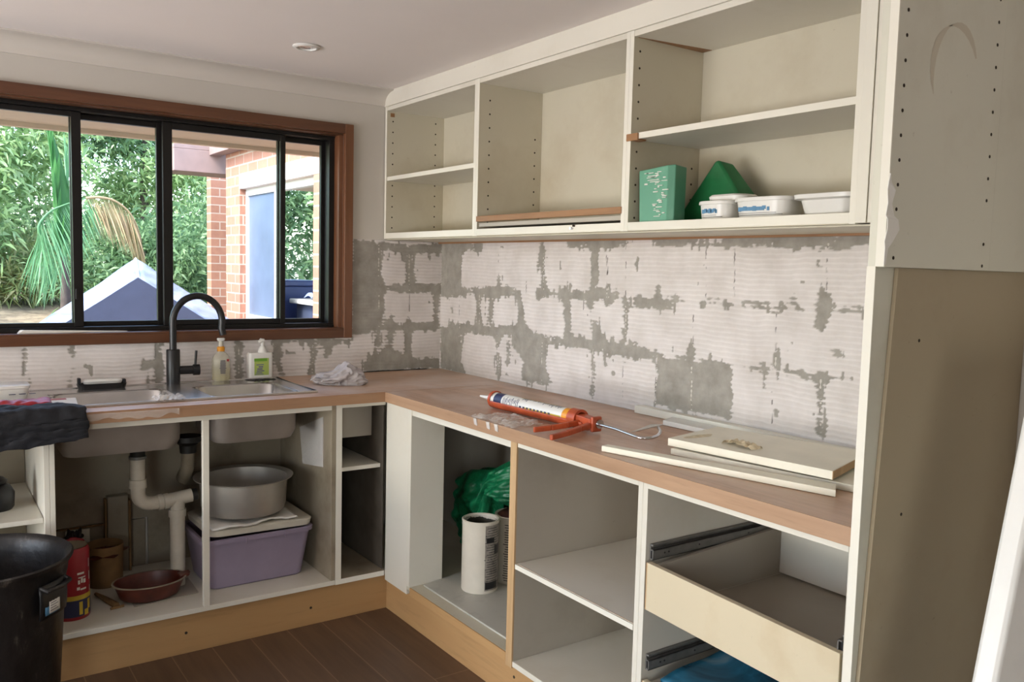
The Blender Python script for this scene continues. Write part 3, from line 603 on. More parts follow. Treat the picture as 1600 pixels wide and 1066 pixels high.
# ================================================================== TALL PANEL + FRIDGE RECESS
tp = thing('tall_end_panel', 'full-height white end panel closing the bench run', 'panel', (-.3, -2.665, 0))
obj('panel', B(-.603, -.002, -2.673, -2.656, 0, CH-.001), TALL, tp)
obj('edge_strip', B(-.6055, -.6032, -2.674, -2.6555, 0, 1.416), EDGE, tp)
ut = thing('overhead_cabinet_side', 'greenish white side of the overhead fridge cabinet with shelf-pin holes and torn edging', 'cabinet', (-.3, -2.68, 1.415))
obj('side_panel', B(-.603, -.205, -2.690, -2.6735, 1.415, CH-.001), TALL, ut, .001)
obj('side_panel', B(-.203, -.002, -2.6885, -2.6735, 1.415, CH-.001), TALL, ut, .001)
obj('edge_strip', B(-.607, -.6032, -2.692, -2.6735, 1.416, CH-.001), EDGE, ut, .0005)
pts = [(-.574, 1.433+i*.0462) for i in range(16) if i not in (11,)]+[(-.236, 1.425+i*.0462) for i in range(17) if i != 2]
holes_part(pts, -2.690, ut)
bm = nb(); random.seed(3)
ring = [(-.603, 1.42), (-.600, 1.45), (-.585, 1.463), (-.566, 1.487), (-.572, 1.505), (-.583, 1.512), (-.592, 1.535), (-.588, 1.56), (-.600, 1.575), (-.606, 1.59)]
A = [bm.verts.new((x, -2.6915-.004*random.random(), z)) for x, z in ring]; Bq = [bm.verts.new((-.6075-.003*random.random(), -2.6905-.006*random.random(), z)) for x, z in ring]
for i in range(len(ring)-1): bm.faces.new([A[i], A[i+1], Bq[i+1], Bq[i]])
arc_ = [(-.395-.085*math.cos(a), 1.80+.10*math.sin(a)) for a in [math.pi*(-.15+1.0*i/14) for i in range(15)]]
sm = nb()
for i in range(14):
    w0, w1 = .016*math.sin(math.pi*(i+.3)/15), .016*math.sin(math.pi*(i+1.3)/15); (xa, za), (xb, zb) = arc_[i], arc_[i+1]
    sm.faces.new([sm.verts.new(p) for p in ((xa-w0, -2.6903, za-w0*.4), (xa+w0, -2.6903, za+w0*.4), (xb+w1, -2.6903, zb+w1*.4), (xb-w1, -2.6903, zb-w1*.4))])
obj('smear', sm, melamine('smear_stain', (196, 188, 168), (160, 142, 112), .5), ut)
obj('torn_edging', bm, WPLAST, ut, solid=.0012)
bs = tag(obj('recess_side_sheet', hexa(nb(), [(-.622, -2.682, 0), (-.002, -2.682, 0), (-.002, -2.6735, 0), (-.622, -2.6735, 0)],
    [(-.540, -2.682, 1.4145), (-.002, -2.682, 1.4145), (-.002, -2.6735, 1.4145), (-.540, -2.6735, 1.4145)]), BROWN), 'raw grey-brown sheet lining the fridge recess below the overhead cabinet', 'board')
for q in ((-.45, 1.27), (-.475, .915)): obj('screw_head', holes_y([q], -2.682, .0035), HOLE, bs)
lp = tag(obj('leaning_white_door', hexa(nb(), [(-.895, -2.99, 0), (-.25, -3.03, 0), (-.25, -2.99, 0), (-.895, -2.95, 0)],
    [(-.572, -2.99, 1.26), (-.12, -3.03, 1.26), (-.12, -2.99, 1.26), (-.572, -2.95, 1.26)]), WPLAST, bevel=.008, smooth=60), 'glossy white door panel leaning at the right edge of the photo', 'door panel')

# ================================================================== UPPER CABINETS
UX = -.313
def upper(name, label, ya, yb, zshelf, floor_z=1.535):
    t = thing(name, label, 'wall cabinet', (-.16, (ya+yb)/2, 1.518))
    obj('side_panel', B(UX, -.012, ya-.016, ya, 1.518, 2.118), WHITE_IN, t, .001)
    obj('side_panel', B(UX, -.012, yb, yb+.016, 1.518, 2.118), WHITE, t, .001)
    obj('side_edging', B(UX-.001, UX-.0002, ya-.016, ya, 1.518, 2.118), EDGE, t); obj('side_edging', B(UX-.001, UX-.0002, yb, yb+.016, 1.518, 2.118), EDGE, t)
    obj('top_panel', B(UX, -.012, yb+.016, ya-.016, 2.100, 2.118), WHITE, t, .001)
    obj('bottom_panel', B(UX, -.012, yb+.016, ya-.016, 1.518, floor_z+.004), WHITE_IN, t, .001)
    obj('front_lip', B(UX-.001, UX+.012, yb+.016, ya-.016, 1.520, 1.545), EDGE, t, .001)
    obj('back_panel', B(-.012, -.004, yb+.001, ya-.001, 1.518, 2.118), WHITE_IN, t)
    if zshelf:
        s = obj('shelf', B(UX+.006, -.014, yb+.0165, ya-.0165, zshelf-.017, zshelf), WHITE, t, .001)
        obj('edging', B(UX+.003, UX+.0058, yb+.0165, ya-.0165, zshelf-.0175, zshelf+.0005), EDGE, s)
    return t
u1 = upper('wall_cabinet', 'open wall cabinet with one empty shelf, nearest the window', -.006, -.786, 1.801)
holes_part([(-.283, 2.055-i*.0485) for i in range(11) if i not in (5,)]+[(-.058, 2.07-i*.0485) for i in range(11)], -.022, u1)
u2 = upper('wall_cabinet', 'tall empty open wall cabinet with a brown batten across its bottom', -.7865, -1.6425, None)
holes_part([(-.265, 2.04-i*.052) for i in range(10)]+[(-.045, 2.07-i*.052) for i in range(3, 10)], -.8025, u2)
obj('batten', B(UX-.004, UX+.012, -1.630, -.800, 1.573, 1.594), BATTEN, u2, .001)
obj('grey_slide', B(UX+.004, -.05, -1.626, -.81, 1.553, 1.568), GREYM, u2, .001)
obj('screw_stub', tube(nb(), [(UX-.012, -1.392, 1.533), (UX, -1.392, 1.533)], .004), CHROME, u2)
obj('screw_stub', tube(nb(), [(UX-.009, -1.402, 1.541), (UX, -1.402, 1.541)], .003), HOLE, u2)
u3 = upper('wall_cabinet', 'open wall cabinet with one shelf, holding the green containers and white tubs', -1.643, -2.433, 1.812)
holes_part([(-.288, 2.06-i*.05) for i in range(11) if i != 5]+[(-.045, 1.73-i*.05) for i in range(5)], -1.659, u3)
obj('stained_block', B(UX-.003, UX+.035, -1.690, -1.640, 1.790, 1.812), BATTEN, u3, .002)
obj('glue_stain', hexa(nb(), [(-.30, -1.662, 2.0985), (-.02, -1.662, 2.0985), (-.02, -1.70, 2.0985), (-.25, -1.668, 2.0985)], [(-.30, -1.662, 2.1), (-.02, -1.662, 2.1), (-.02, -1.70, 2.1), (-.25, -1.668, 2.1)]), BATTEN, u3)
obj('tape_mark', B(-.296, -.276, -.0235, -.0222, 2.075, 2.092), BATTEN, u1)
fp = thing('filler_panel', 'cream upright filler strips between the last wall cabinet and the tall end panel', 'panel', (-.3, -2.5, 1.518))
obj('strip', B(UX-.004, UX+.016, -2.462, -2.4335, 1.520, 2.124), EDGE, fp, .001); obj('strip', B(UX-.002, UX+.014, -2.655, -2.464, 1.520, 2.124), WHITE, fp, .001)
ub = tag(obj('under_cabinet_board', B(-.300, -.004, -2.655, -.004, 1.5135, 1.5175), WHITE_IN), 'thin stained board under the wall cabinets', 'board')
obj('raw_batten', B(-.022, -.004, -2.655, -.004, 1.5065, 1.5133), BATTEN, ub)

# ================================================================== SINK, TAP
sk_ = thing('sink', 'stainless steel double-bowl sink set into the worktop under the window', 'sink', (-1.4, -.28, .9))
ob = obj('deck', deck_with_hole(-2.6, -.838, -.510, -.055, .8995, .9035, BOWL), STEEL, sk_, .0015)
obj('deck_rim', tube(nb(), [(-2.6, -.506, .9045), (-.842, -.506, .9045), (-.842, -.059, .9045), (-2.6, -.059, .9045)], .0035, 8), STEEL, sk_, smooth=60)
for (a, b, c, d) in BOWL:
    cx, cy, W, D = (a+b)/2, (c+d)/2, b-a, d-c
    bm = nb()
    loft(bm, [(W+.004, D+.004, .05, .0036), (W-.006, D-.006, .055, -.004), (W-.016, D-.016, .06, -.14), (W-.05, D-.05, .05, -.168), (.12, .12, .055, -.172)], (cx, cy, .9), cap0=False)
    bw = obj('bowl', bm, STEEL, sk_, smooth=50, solid=.0015)
    # visible outer shell below the worktop
    bm = nb(); loft(bm, [(W, D, .05, -.038), (W-.004, D-.004, .055, -.145), (W-.03, D-.03, .05, -.174), (.10, .10, .045, -.176)], (cx, cy, .9), cap0=False)
    obj('bowl_underside', bm, STEELD, bw, smooth=50)
    obj('drain_flange', lathe(nb(), [(0, .001), (.03, .001), (.043, .003), (.045, .001), (.045, 0)], (cx, cy+.02, .7295)), CHROME, bw, smooth=40)
tap = thing('kitchen_tap', 'matte black gooseneck kitchen tap with side lever', 'tap', (-1.27, -.075, .9035))
tx, ty = -1.27, -.075
obj('body', lathe(nb(), [(0, 0), (.026, 0), (.026, .135), (.024, .138), (0, .138)], (tx, ty, .9035)), BLACK, tap, smooth=40)
arc = [(tx, ty, 1.03), (tx, ty, 1.145)]
for i in range(19):
    a = math.pi*(1-i/18*1.08); arc.append((tx+.095+.095*math.cos(a)+(.0 if i < 17 else 0), ty-.012*i/18, 1.15+.105*math.sin(a)))
arc.append((arc[-1][0]+.006, ty-.013, arc[-1][2]-.028))
obj('spout', tube(nb(), arc, .0135, 18), BLACK, tap, smooth=50)
lv = obj('lever', tube(nb(), [(tx+.02, ty, .957), (tx+.075, ty-.005, .957), (tx+.0755, ty-.005, .957), (tx+.10, ty-.007, .957)], [.017, .017, .022, .022], 18), BLACK, tap, smooth=40)
obj('lever_pin', tube(nb(), [(tx+.083, ty-.008, .972), (tx+.087, ty-.01, 1.035)], [.0045, .005], 10), BLACK, lv, smooth=40)
# scourer pad lying in right bowl
bm = lathe(nb(), [(0, 0), (.022, .002), (.026, .012), (.015, .022), (0, .024)], (-1.13, -.30, .737), 18, wob=.5); tag(obj('scourer', bm, GRIME, smooth=60), 'small grey steel scourer in the right-hand sink bowl', 'scourer')
bm = sheet(nb(), 20, 14, lambda u, v: (-1.43+u*.10, -.52+v*.09, .908+.018*abs(nz(u*5, v*5, 1))+.006*nz(u*14, v*14)))
tag(obj('crumpled_film', bm, FILMW, smooth=70), 'small crumpled clear plastic scrap on the front rim of the left sink bowl', 'plastic film')
bm = sheet(nb(), 40, 8, lambda u, v: (-1.68+u*.30, -.6105-.004-.006*abs(nz(u*9, v*3)), .899-.005-v*(.022+.016*nz(u*6, 3))))
tag(obj('torn_film', bm, FILM, smooth=70), 'torn strip of clear film hanging on the worktop edge below the sink', 'plastic film')
# dark sealant smears
bm = sheet(nb(), 16, 5, lambda u, v: (-.985+u*.10+.02*v, -.085-.035*v-.01*nz(u*8, v), .9055+.002*nz(u*20, v*8)+.003*math.sin(u*30)*v))
tag(obj('wire_brush_bristles', bm, BLACK, solid=.003), 'dark bristly scrap at the back right corner of the sink', 'scrap')
bm = sheet(nb(), 30, 3, lambda u, v: (-.46+u*.38, -.003-.012*v*(1+nz(u*12, 1)), .9015+.004*abs(nz(u*16, v*2, 4))*(1-v)))
tag(obj('dark_sealant_bead', bm, BLACK, solid=.0015), 'torn black sealant line along the back of the bench in the corner', 'sealant')

# soap tray
st = thing('soap_tray', 'black soap tray with a worn bar of soap behind the sink', 'tray', (-1.535, -.105, .9035))
bm = nb(); loft(bm, [(.16, .055, .02, 0), (.172, .062, .022, .020), (.166, .056, .02, .022), (.150, .045, .016, .010)], (-1.535, -.098, .9035)); obj('tray', bm, BLACK, st, smooth=40)
for sx in (-1, 1): obj('end_tab', B(-1.535+sx*.078-.006, -1.535+sx*.078+.006, -.112, -.086, .92, .948 if sx < 0 else .938), BLACK, st, .004)
bm = nb(); loft(bm, [(.13, .038, .015, 0), (.138, .044, .018, .010), (.12, .034, .014, .017)], (-1.532, -.098, .924)); tag(obj('soap_bar', bm, WPLAST, smooth=50), 'pale worn soap bar lying in the black tray', 'soap')

# pump bottle of yellow soap
sb = thing('soap_bottle', 'clear pump bottle of yellow hand soap with orange collar, beside the tap', 'bottle', (-1.075, -.052, .9035))
c = (-1.075, -.050, .9035)
obj('bottle', lathe(nb(), [(0, 0), (.034, 0), (.037, .006), (.037, .085), (.034, .098), (.024, .112), (.014, .120), (.012, .126)], c, 32, 1, .72), CLEAR, sb, smooth=50)
obj('soap', lathe(nb(), [(0, .003), (.033, .003), (.035, .008), (.0352, .052), (0, .052)], c, 32, 1, .72), SOAP, sb, smooth=40)
obj('label', lathe(nb(), [(.0372, .022), (.0376, .022), (.0376, .088), (.0372, .088)], c, 32, 1, .72), CLEAR, sb, smooth=50)
bm = nb()
for i in range(11):
    z = .90+.035+i*.0052; wd = .010+.008*abs(nz(i*3.1, 2)); box(bm, c[0]-wd, c[0]+wd, c[1]-.0282, c[1]-.0274, z, z+.0026)
obj('label_print', bm, INK, sb)
obj('price_dot', B(c[0]+.017, c[0]+.026, c[1]-.0262, c[1]-.022, .985, .994), REDP, sb)
obj('collar', lathe(nb(), [(.0, .122), (.015, .122), (.016, .138), (.011, .142), (0, .142)], c), YEL, sb, smooth=40)
bm = lathe(nb(), [(.009, .142), (.008, .165), (0, .165)], c); obj('pump_neck', bm, CREAMP, sb, smooth=40)
bm = nb(); loft(bm, [(.026, .018, .007, .165), (.034, .020, .008, .172), (.028, .016, .007, .177)], c); obj('pump_head', bm, WPLAST, sb, smooth=50)
# white pump bottle
wb = thing('cleaner_bottle', 'square white pump bottle with green and purple label, right of the soap bottle', 'bottle', (-.905, -.045, .9035))
c = (-.908, -.036, .9)
bm = nb(); loft(bm, [(.098, .040, .010, .0), (.104, .044, .012, .004), (.104, .044, .012, .104), (.096, .038, .012, .113)], c); obj('bottle', bm, WPLAST, wb, smooth=35)
lb = obj('label', B(c[0]-.030, c[0]+.032, c[1]-.0230, c[1]-.0222, .918, .99), plain('pale_green_label', (168, 186, 96), .4), wb)
obj('label_band', B(c[0]-.031, c[0]+.024, c[1]-.0235, c[1]-.0228, .977, .989), GREENPR, lb)
bm = nb(); bx = [(-.026, .921, .022, .003), (-.022, .927, .016, .004), (-.020, .934, .02, .005), (-.018, .942, .014, .006), (-.012, .951, .012, .006), (-.022, .961, .02, .004)]
for x, z, wd, h in bx: box(bm, c[0]+x, c[0]+x+wd*1.6, c[1]-.0236, c[1]-.0229, z, z+h*.8)
obj('label_print', bm, plain('purple_print', (98, 84, 150), .45, var=.2), lb)
c3_ = (c[0]+.012, c[1], c[2])
obj('collar', lathe(nb(), [(0, .112), (.019, .112), (.019, .118), (.014, .132), (.010, .140), (0, .140)], c3_), WPLAST, wb, smooth=40)
bm = nb(); tube(bm, [(c3_[0], c[1], 1.04), (c3_[0], c[1], 1.060)], .0075); tube(bm, [(c3_[0]+.006, c[1], 1.062), (c3_[0]-.006, c[1], 1.064), (c3_[0]-.017, c[1]-.003, 1.056)], [.009, .010, .006]); obj('pump_head', bm, WPLAST, wb, smooth=50)

# crumpled cloth
bm = nb(); bmesh.ops.create_icosphere(bm, subdivisions=6, radius=1)
for v in bm.verts:
    p = v.co.copy()
    q = Vector((p.x*1.6, p.y*1.6, p.z*1.4)); n1 = 1-abs(noise.noise(q+Vector((3, 1, 4))))*2; n2 = 1-abs(noise.noise(q*2.3+Vector((8, 1, 2))))*2
    r = .74+.22*n1+.13*n2
    hgt = .030+.042*math.exp(-((p.x-.28)**2)/.18)
    v.co = Vector((-.665+p.x*.110*r+p.y*.02, -.325+p.y*.075*r-p.x*.045, .9+max(0.0, .012+p.z*hgt*r+.010)))
tag(obj('cleaning_cloth', bm, CLOTH, smooth=80), 'crumpled pale grey cloth on the worktop right of the sink', 'cloth')

# left end of the bench: box, magazine, jacket
wbx = thing('takeaway_tub', 'low white tub on the worktop at the left edge of the photo', 'tub', (-1.88, -.24, .9035))
bm = nb(); loft(bm, [(.19, .10, .02, 0), (.205, .115, .022, .040), (.213, .122, .024, .042), (.213, .122, .024, .050), (.20, .112, .02, .053)], (-1.895, -.23, .9035)); obj('tub', bm, WPLAST, wbx, smooth=35)
bm = nb()
for i in range(3): box(bm, -1.855+i*.03, -1.835+i*.03, -.2905, -.286, .925, .927)
obj('scuffs', bm, INK, wbx)
mg = thing('magazine', 'red and white glossy brochure half under the navy jacket', 'magazine', (-1.8, -.42, .9035))
bm = nb(); hexa(bm, [(-2.05, -.54, .904), (-1.672, -.50, .904), (-1.655, -.33, .904), (-2.0, -.30, .904)], [(-2.05, -.54, .914), (-1.674, -.50, .909), (-1.657, -.33, .909), (-2.0, -.30, .914)]); obj('pages', bm, PAPER, mg, .001)
bm = nb()
for (x0, x1, y0, y1, z) in ((-1.80, -1.69, -.375, -.345, .9125), (-1.84, -1.79, -.47, -.40, .9155), (-1.95, -1.86, -.5, -.38, .9165)): hexa(bm, [(x0, y0, z-.0045), (x1, y0+.01, z-.0055), (x1, y1+.01, z-.0055), (x0, y1, z-.0045)], [(x0, y0, z), (x1, y0+.01, z-.002), (x1, y1+.01, z-.002), (x0, y1, z)])
obj('red_panels', bm, REDP, mg)
bm = sheet(nb(), 34, 10, lambda u, v: (-2.08+u*.33, -.50+v*.10, .916+.012*abs(nz(u*9, v*4, 2))+.010*math.sin(v*math.pi)))
tag(obj('checked_cloth', bm, REDP, smooth=70, solid=.003), 'crumpled red cloth strip between tub and navy jacket', 'cloth')
def jk(u, v):
    x = -2.25+u*.585+.01*nz(v*4, 1)
    L = v*.28; top = .095-.01*u
    f = .007*nz(u*9, v*6, 1)+.005*nz(u*19, v*13, 5); end = max(0, (u-.9)/.1)
    if L < top: y = -.515-L; z = .917+f*1.2-.016*end
    else:
        k = L-top; a = min(k/.03, 1)*math.pi/2; y = -.515-top-.030*math.sin(a)-f*.8; z = .917-.030*(1-math.cos(a))-max(0, k-.03)*(.75-.35*u+.0)+f
    return (x-.03*end*v*0, y, z)
tag(obj('jacket', sheet(nb(), 60, 44, jk), JACKET, smooth=80, solid=.012), 'dark navy jacket draped over the worktop edge at the left', 'jacket')

# rolled paper on the sill
bm = nb(); hexa(bm, [(-1.80, .002, 1.1098), (-1.42, .02, 1.1098), (-1.42, .028, 1.1098), (-1.80, .035, 1.1098)], [(-1.78, .006, 1.123), (-1.42, .021, 1.112), (-1.42, .026, 1.112), (-1.79, .032, 1.122)])
tag(obj('folded_paper', bm, PAPER, bevel=.002), 'long folded strip of pale paper lying on the window sill', 'paper')

# ================================================================== CAULKING GUN
gy0, gy1 = -1.125, -1.62; gx = lambda y: -.428+(-1.125-y)*.035; gz = .9+.031
g = thing('caulking_gun', 'orange metal caulking gun lying on the worktop', 'caulking gun', (-.42, -1.4, .9))
bm = nb()   # half-round cradle under the cartridge
N = 14
def cr(u, v):
    y = gy0+u*(gy1-gy0); a = math.pi*(1.02+.62*v); return (gx(y)+.0295*math.cos(a), y, gz+.0295*math.sin(a))
obj('cradle', sheet(bm, 24, 10, cr), ORANGE, g, smooth=50, solid=.0016)
def ring_y(y0, y1, ro, ri):
    bm = nb(); n = 32
    P = [[bm.verts.new((gx(y)+r*math.cos(2*math.pi*k/n), y, gz+r*math.sin(2*math.pi*k/n))) for k in range(n)] for y, r in ((y0, ri), (y0, ro), (y1, ro), (y1, ri))]
    for i in range(4):
        A, Bq = P[i], P[(i+1) % 4]
        for k in range(n): bm.faces.new([A[k], A[(k+1) % n], Bq[(k+1) % n], Bq[k]])
    return bm
obj('front_ring', ring_y(-1.122, -1.134, .0308, .0272), ORANGE, g, smooth=50)
obj('rear_ring', ring_y(-1.548, -1.585, .0308, .022), ORANGE, g, smooth=50)
obj('frame_bracket', hexa(nb(), [(gx(-1.58)-.022, -1.58, .921), (gx(-1.58)+.018, -1.58, .921), (-.398, -1.655, .917), (-.437, -1.655, .917)], [(gx(-1.58)-.022, -1.58, .948), (gx(-1.58)+.018, -1.58, .948), (-.398, -1.655, .945), (-.437, -1.655, .945)]), ORANGE, g, .003)
obj('rear_plate', B(-.436, -.398, -1.668, -1.655, .905, .952), ORANGE, g, .004)
obj('steel_washer', tube(nb(), [(-.412, -1.668, .930), (-.413, -1.676, .930)], .014, 20), CHROME, g, smooth=40)
def lever(pts, w0, w1, z0):
    bm = nb(); n = len(pts)
    lo, hi = [], []
    for i, (x, y, z) in enumerate(pts):
        x2, y2, _ = pts[min(i+1, n-1)]; x1, y1, _ = pts[max(i-1, 0)]; t = Vector((x2-x1, y2-y1, 0)).normalized(); s = Vector((-t.y, t.x, 0))*(w0+(w1-w0)*i/(n-1))/2
        lo.append((Vector((x, y, z))-s, Vector((x, y, z))+s))
    for i in range(n-1):
        a, b = lo[i], lo[i+1]
        hexa(bm, [a[0], b[0], b[1], a[1]], [q+Vector((0, 0, .017)) for q in (a[0], b[0], b[1], a[1])])
    return bm
obj('trigger', lever([(-.425, -1.600, .917), (-.48, -1.598, .912), (-.53, -1.585, .906), (-.585, -1.570, .902)], .014, .011, 0), ORANGE, g, .003)
obj('grip', lever([(-.425, -1.650, .917), (-.48, -1.662, .912), (-.54, -1.676, .906), (-.612, -1.690, .902)], .018, .012, 0), ORANGE, g, .003)
rod = [(-.415, -1.60, .930), (-.418, -1.75, .929), (-.427, -1.850, .924), (-.426, -1.866, .923), (-.416, -1.878, .923), (-.396, -1.883, .924), (-.372, -1.878, .926), (-.350, -1.866, .929), (-.332, -1.850, .933), (-.320, -1.830, .938)]
obj('plunger_rod', tube(nb(), rod, .0046, 12), CHROME, g, smooth=50)
ct = thing('sealant_cartridge', 'printed white sealant cartridge held in the caulking gun', 'cartridge', (-.42, -1.33, .905))
def yl(prof):     # lathe along the gun axis: (y, r)
    bm = nb(); n = 32; P = []
    for y, r in prof: P.append([bm.verts.new((gx(y)+r*math.cos(2*math.pi*k/n), y, gz+r*math.sin(2*math.pi*k/n))) for k in range(n)])
    for A, Bq in zip(P, P[1:]):
        for k in range(n): bm.faces.new([A[k], A[(k+1) % n], Bq[(k+1) % n], Bq[k]])
    bm.faces.new(P[0]); bm.faces.new(P[-1][::-1]); return bm
obj('tube', yl([(-1.136, .020), (-1.138, .0258), (-1.52, .0258), (-1.522, .024)]), WPLAST, ct, smooth=40)
obj('nozzle', yl([(-1.035, .0035), (-1.10, .0085), (-1.137, .013)]), CLEAR if False else WPLAST, ct, smooth=40)
obj('end_band', yl([(-1.518, .0240), (-1.519, .0268), (-1.545, .0268), (-1.546, .024)]), YEL, ct, smooth=40)
def yband(name, ya, yb, a0, a1, mat, rr=.0262):
    bm = nb(); sheet(bm, 2, 10, lambda u, v: (gx(ya+(yb-ya)*u)+rr*math.cos(R(a0+(a1-a0)*v)), ya+(yb-ya)*u, gz+rr*math.sin(R(a0+(a1-a0)*v))))
    return bm
bm = yband('', -1.15, -1.195, 40, 230, None); lab = obj('navy_band', bm, INK, ct, smooth=60)
random.seed(5); bm = nb()
for i in range(16):
    y = -1.205-i*.0055-(i % 3)*.002; a0 = 120+random.random()*25; b2 = yband('', y, y-.0028, a0, a0+20+random.random()*60, None); me_ = bpy.data.meshes.new('t'); b2.to_mesh(me_); bm.from_mesh(me_); b2.free()
for i in range(9):
    y = -1.30-i*.019; b2 = yband('', y, y-.011, 172, 184, None); me_ = bpy.data.meshes.new('t'); b2.to_mesh(me_); bm.from_mesh(me_); b2.free()
for i in range(26):
    y = -1.30-i*.0078; a0 = 70+random.random()*15; b2 = yband('', y, y-.003, a0, a0+10+random.random()*40, None); me_ = bpy.data.meshes.new('t'); b2.to_mesh(me_); bm.from_mesh(me_); b2.free()
obj('fine_print', bm, INK, ct, smooth=60)
obj('gold_band', yband('', -1.33, -1.515, 176, 204, None), YELLOWP, ct, smooth=60)
obj('gold_band', yband('', -1.28, -1.47, 58, 92, None), YELLOWP, ct, smooth=60)
# clear wrapper beside the gun
bm = sheet(nb(), 46, 26, lambda u, v: (-.605+v*.13+.012*nz(u*5, v*3, 7), -1.245-u*.235-.01*nz(v*6, u), .9015+.018*abs(nz(u*8, v*5, 2))+.007*abs(nz(u*20, v*14, 3))*(v+.3)))
tag(obj('clear_wrapper', bm, FILM, smooth=80), 'crumpled clear plastic wrapper on the bench edge below the caulking gun', 'wrapper')
bm = nb()
for y in (-1.262, -1.338, -1.385): hexa(bm, [(-.606, y, .8995), (-.606, y-.018, .8995), (-.607, y-.024, .878), (-.607, y-.009, .880)], [(-.604, y, .9005), (-.604, y-.018, .9005), (-.604, y-.024, .878), (-.604, y-.009, .880)])
tag(obj('wrapper_tags', bm, FILMW), 'torn milky tags of wrapper stuck over the bench edge', 'wrapper')

# ================================================================== BOARDS ON THE BENCH
def board(name, label, pts, z, th, mat=PLSTRIP, dz=(0, 0, 0, 0), cat='board', group=None):
    bm = hexa(nb(), [(x, y, z+d) for (x, y), d in zip(pts, dz)], [(x, y, z+d+th) for (x, y), d in zip(pts, dz)])
    return tag(obj(name, bm, mat, bevel=.0012), label, cat, group)
board('white_board', 'lower wide white board on the bench, under the stained board', [(-.430, -1.990), (-.16, -1.93), (-.06, -2.42), (-.35, -2.50)], .900, .017)
tb = board('white_board', 'stained thick white board lying on top of the board pile on the bench', [(-.421, -1.969), (-.156, -1.914), (-.10, -2.37), (-.376, -2.454)], .920, .021, PLSTRIP, (0, 0, .004, .004))
obj('raw_end', hexa(nb(), [(-.3755, -2.4548, .925), (-.1005, -2.3708, .925), (-.101, -2.3690, .925), (-.376, -2.453, .925)], [(-.3755, -2.4548, .944), (-.1005, -2.3708, .944), (-.101, -2.3690, .944), (-.376, -2.453, .944)]), RAWEDGE, tb)
def stain(x, y, rx, ry, z): return lathe(nb(), [(0, .0006), (1, .0004), (1, 0)], (x, y, z), 22, rx, ry, wob=.0)
bm = nb()
for k in range(1):
    n = 26; vs = [bm.verts.new((-.33+.055*math.cos(a)*(1+.35*nz(math.cos(a)*2, math.sin(a)*2, 3)), -1.995+.016*math.sin(a)*(1+.4*nz(math.sin(a)*3, math.cos(a), 1)), .9416)) for a in [2*math.pi*i/n for i in range(n)]]
    bm.faces.new(vs)
obj('water_stain', bm, plain('tan_stain', (214, 200, 168), .7, var=.18, vs=60), tb, solid=.0004)
board('white_batten', 'long thin white batten along the front of the board pile', [(-.573, -1.868), (-.545, -1.862), (-.372, -2.462), (-.425, -2.497)], .900, .016)
board('white_batten', 'white strip lying along the foot of the stripped wall behind the boards', [(-.040, -1.43), (-.006, -1.43), (-.006, -2.650), (-.040, -2.650)], .9, .026, EDGE)
board('white_batten', 'short white offcut between the wall strip and the board pile', [(-.125, -1.655), (-.046, -1.620), (-.046, -2.05), (-.12, -2.05)], .9, .016, WPLAST)
bm = nb(); sheet(bm, 16, 8, lambda u, v: (-.352+v*.045+.008*nz(u*4, 2), -2.10-u*.10+.01*nz(v*4, u*3), .9425+.016*abs(nz(u*5, v*3, 9))+.006*math.sin(u*3.1)))
tag(obj('paper_scrap', bm, plain('tan_paper', (224, 208, 176), .8, var=.1), smooth=70), 'small curled tan paper scrap on the top white board', 'paper')
bm = nb(); hexa(bm, [(-.31, -1.70, .9003), (-.29, -1.70, .9003), (-.12, -1.655, .9003), (-.15, -1.63, .9003)], [(-.31, -1.70, .901), (-.29, -1.70, .901), (-.12, -1.655, .9012), (-.15, -1.63, .9012)])
tag(obj('tape_strip', bm, FILMW), 'pale translucent tape strip on the bench between gun and boards', 'tape')

# ================================================================== UNDER THE SINK
wp = thing('waste_pipe', 'white plastic waste pipes with black couplings under the left sink bowl', 'pipe', (-1.45, -.3, .17))
X, Y = -1.456, -.32
obj('coupling', lathe(nb(), [(0, .728), (.036, .728), (.036, .712), (.026, .70), (.026, .672), (0, .672)], (X, Y, 0)), RUBBER, wp, smooth=40)
obj('steel_clip', lathe(nb(), [(.0275, .678), (.030, .678), (.030, .668), (.0275, .668)], (X, Y, 0)), RAIL, wp, smooth=40)
el = [(X, Y, .68), (X, Y, .56)]+[(X+.045*(1-math.cos(a)), Y, .54-.045*math.sin(a)) for a in [i/8*math.pi/2 for i in range(9)]]+[(-1.36, Y, .497), (-1.266, Y, .508)]
obj('elbow_pipe', tube(nb(), el, .0255, 22), PVC, wp, smooth=50)
for a_, b_, r_ in (((X, Y, .592), (X, Y, .560), .0305), ((X+.068, Y, .495), (X+.085, Y, .496), .030), ((X+.089, Y, .496), (X+.106, Y, .497), .029)): obj('joint_collar', tube(nb(), [a_, b_], r_, 22), PVC, wp, smooth=50)
obj('drop_pipe', tube(nb(), [(-1.318, Y, .50), (-1.318, Y, .166)], .027, 22), PVC, wp, smooth=50)
obj('joint_collar', tube(nb(), [(-1.318, Y, .462), (-1.318, Y, .434)], .0315, 22), PVC, wp, smooth=50)
obj('rubber_joint', tube(nb(), [(-1.266, Y, .508), (-1.246, Y, .510)], .022, 20), RUBBER, wp, smooth=50)
wp2 = thing('waste_pipe', 'dark waste trap behind the cabinet stile under the right sink bowl', 'pipe', (-1.25, -.32, .5))
obj('coupling', lathe(nb(), [(0, .725), (.05, .725), (.05, .705), (.032, .69), (.030, .66), (0, .66)], (-1.262, -.26, 0)), RUBBER, wp2, smooth=40)
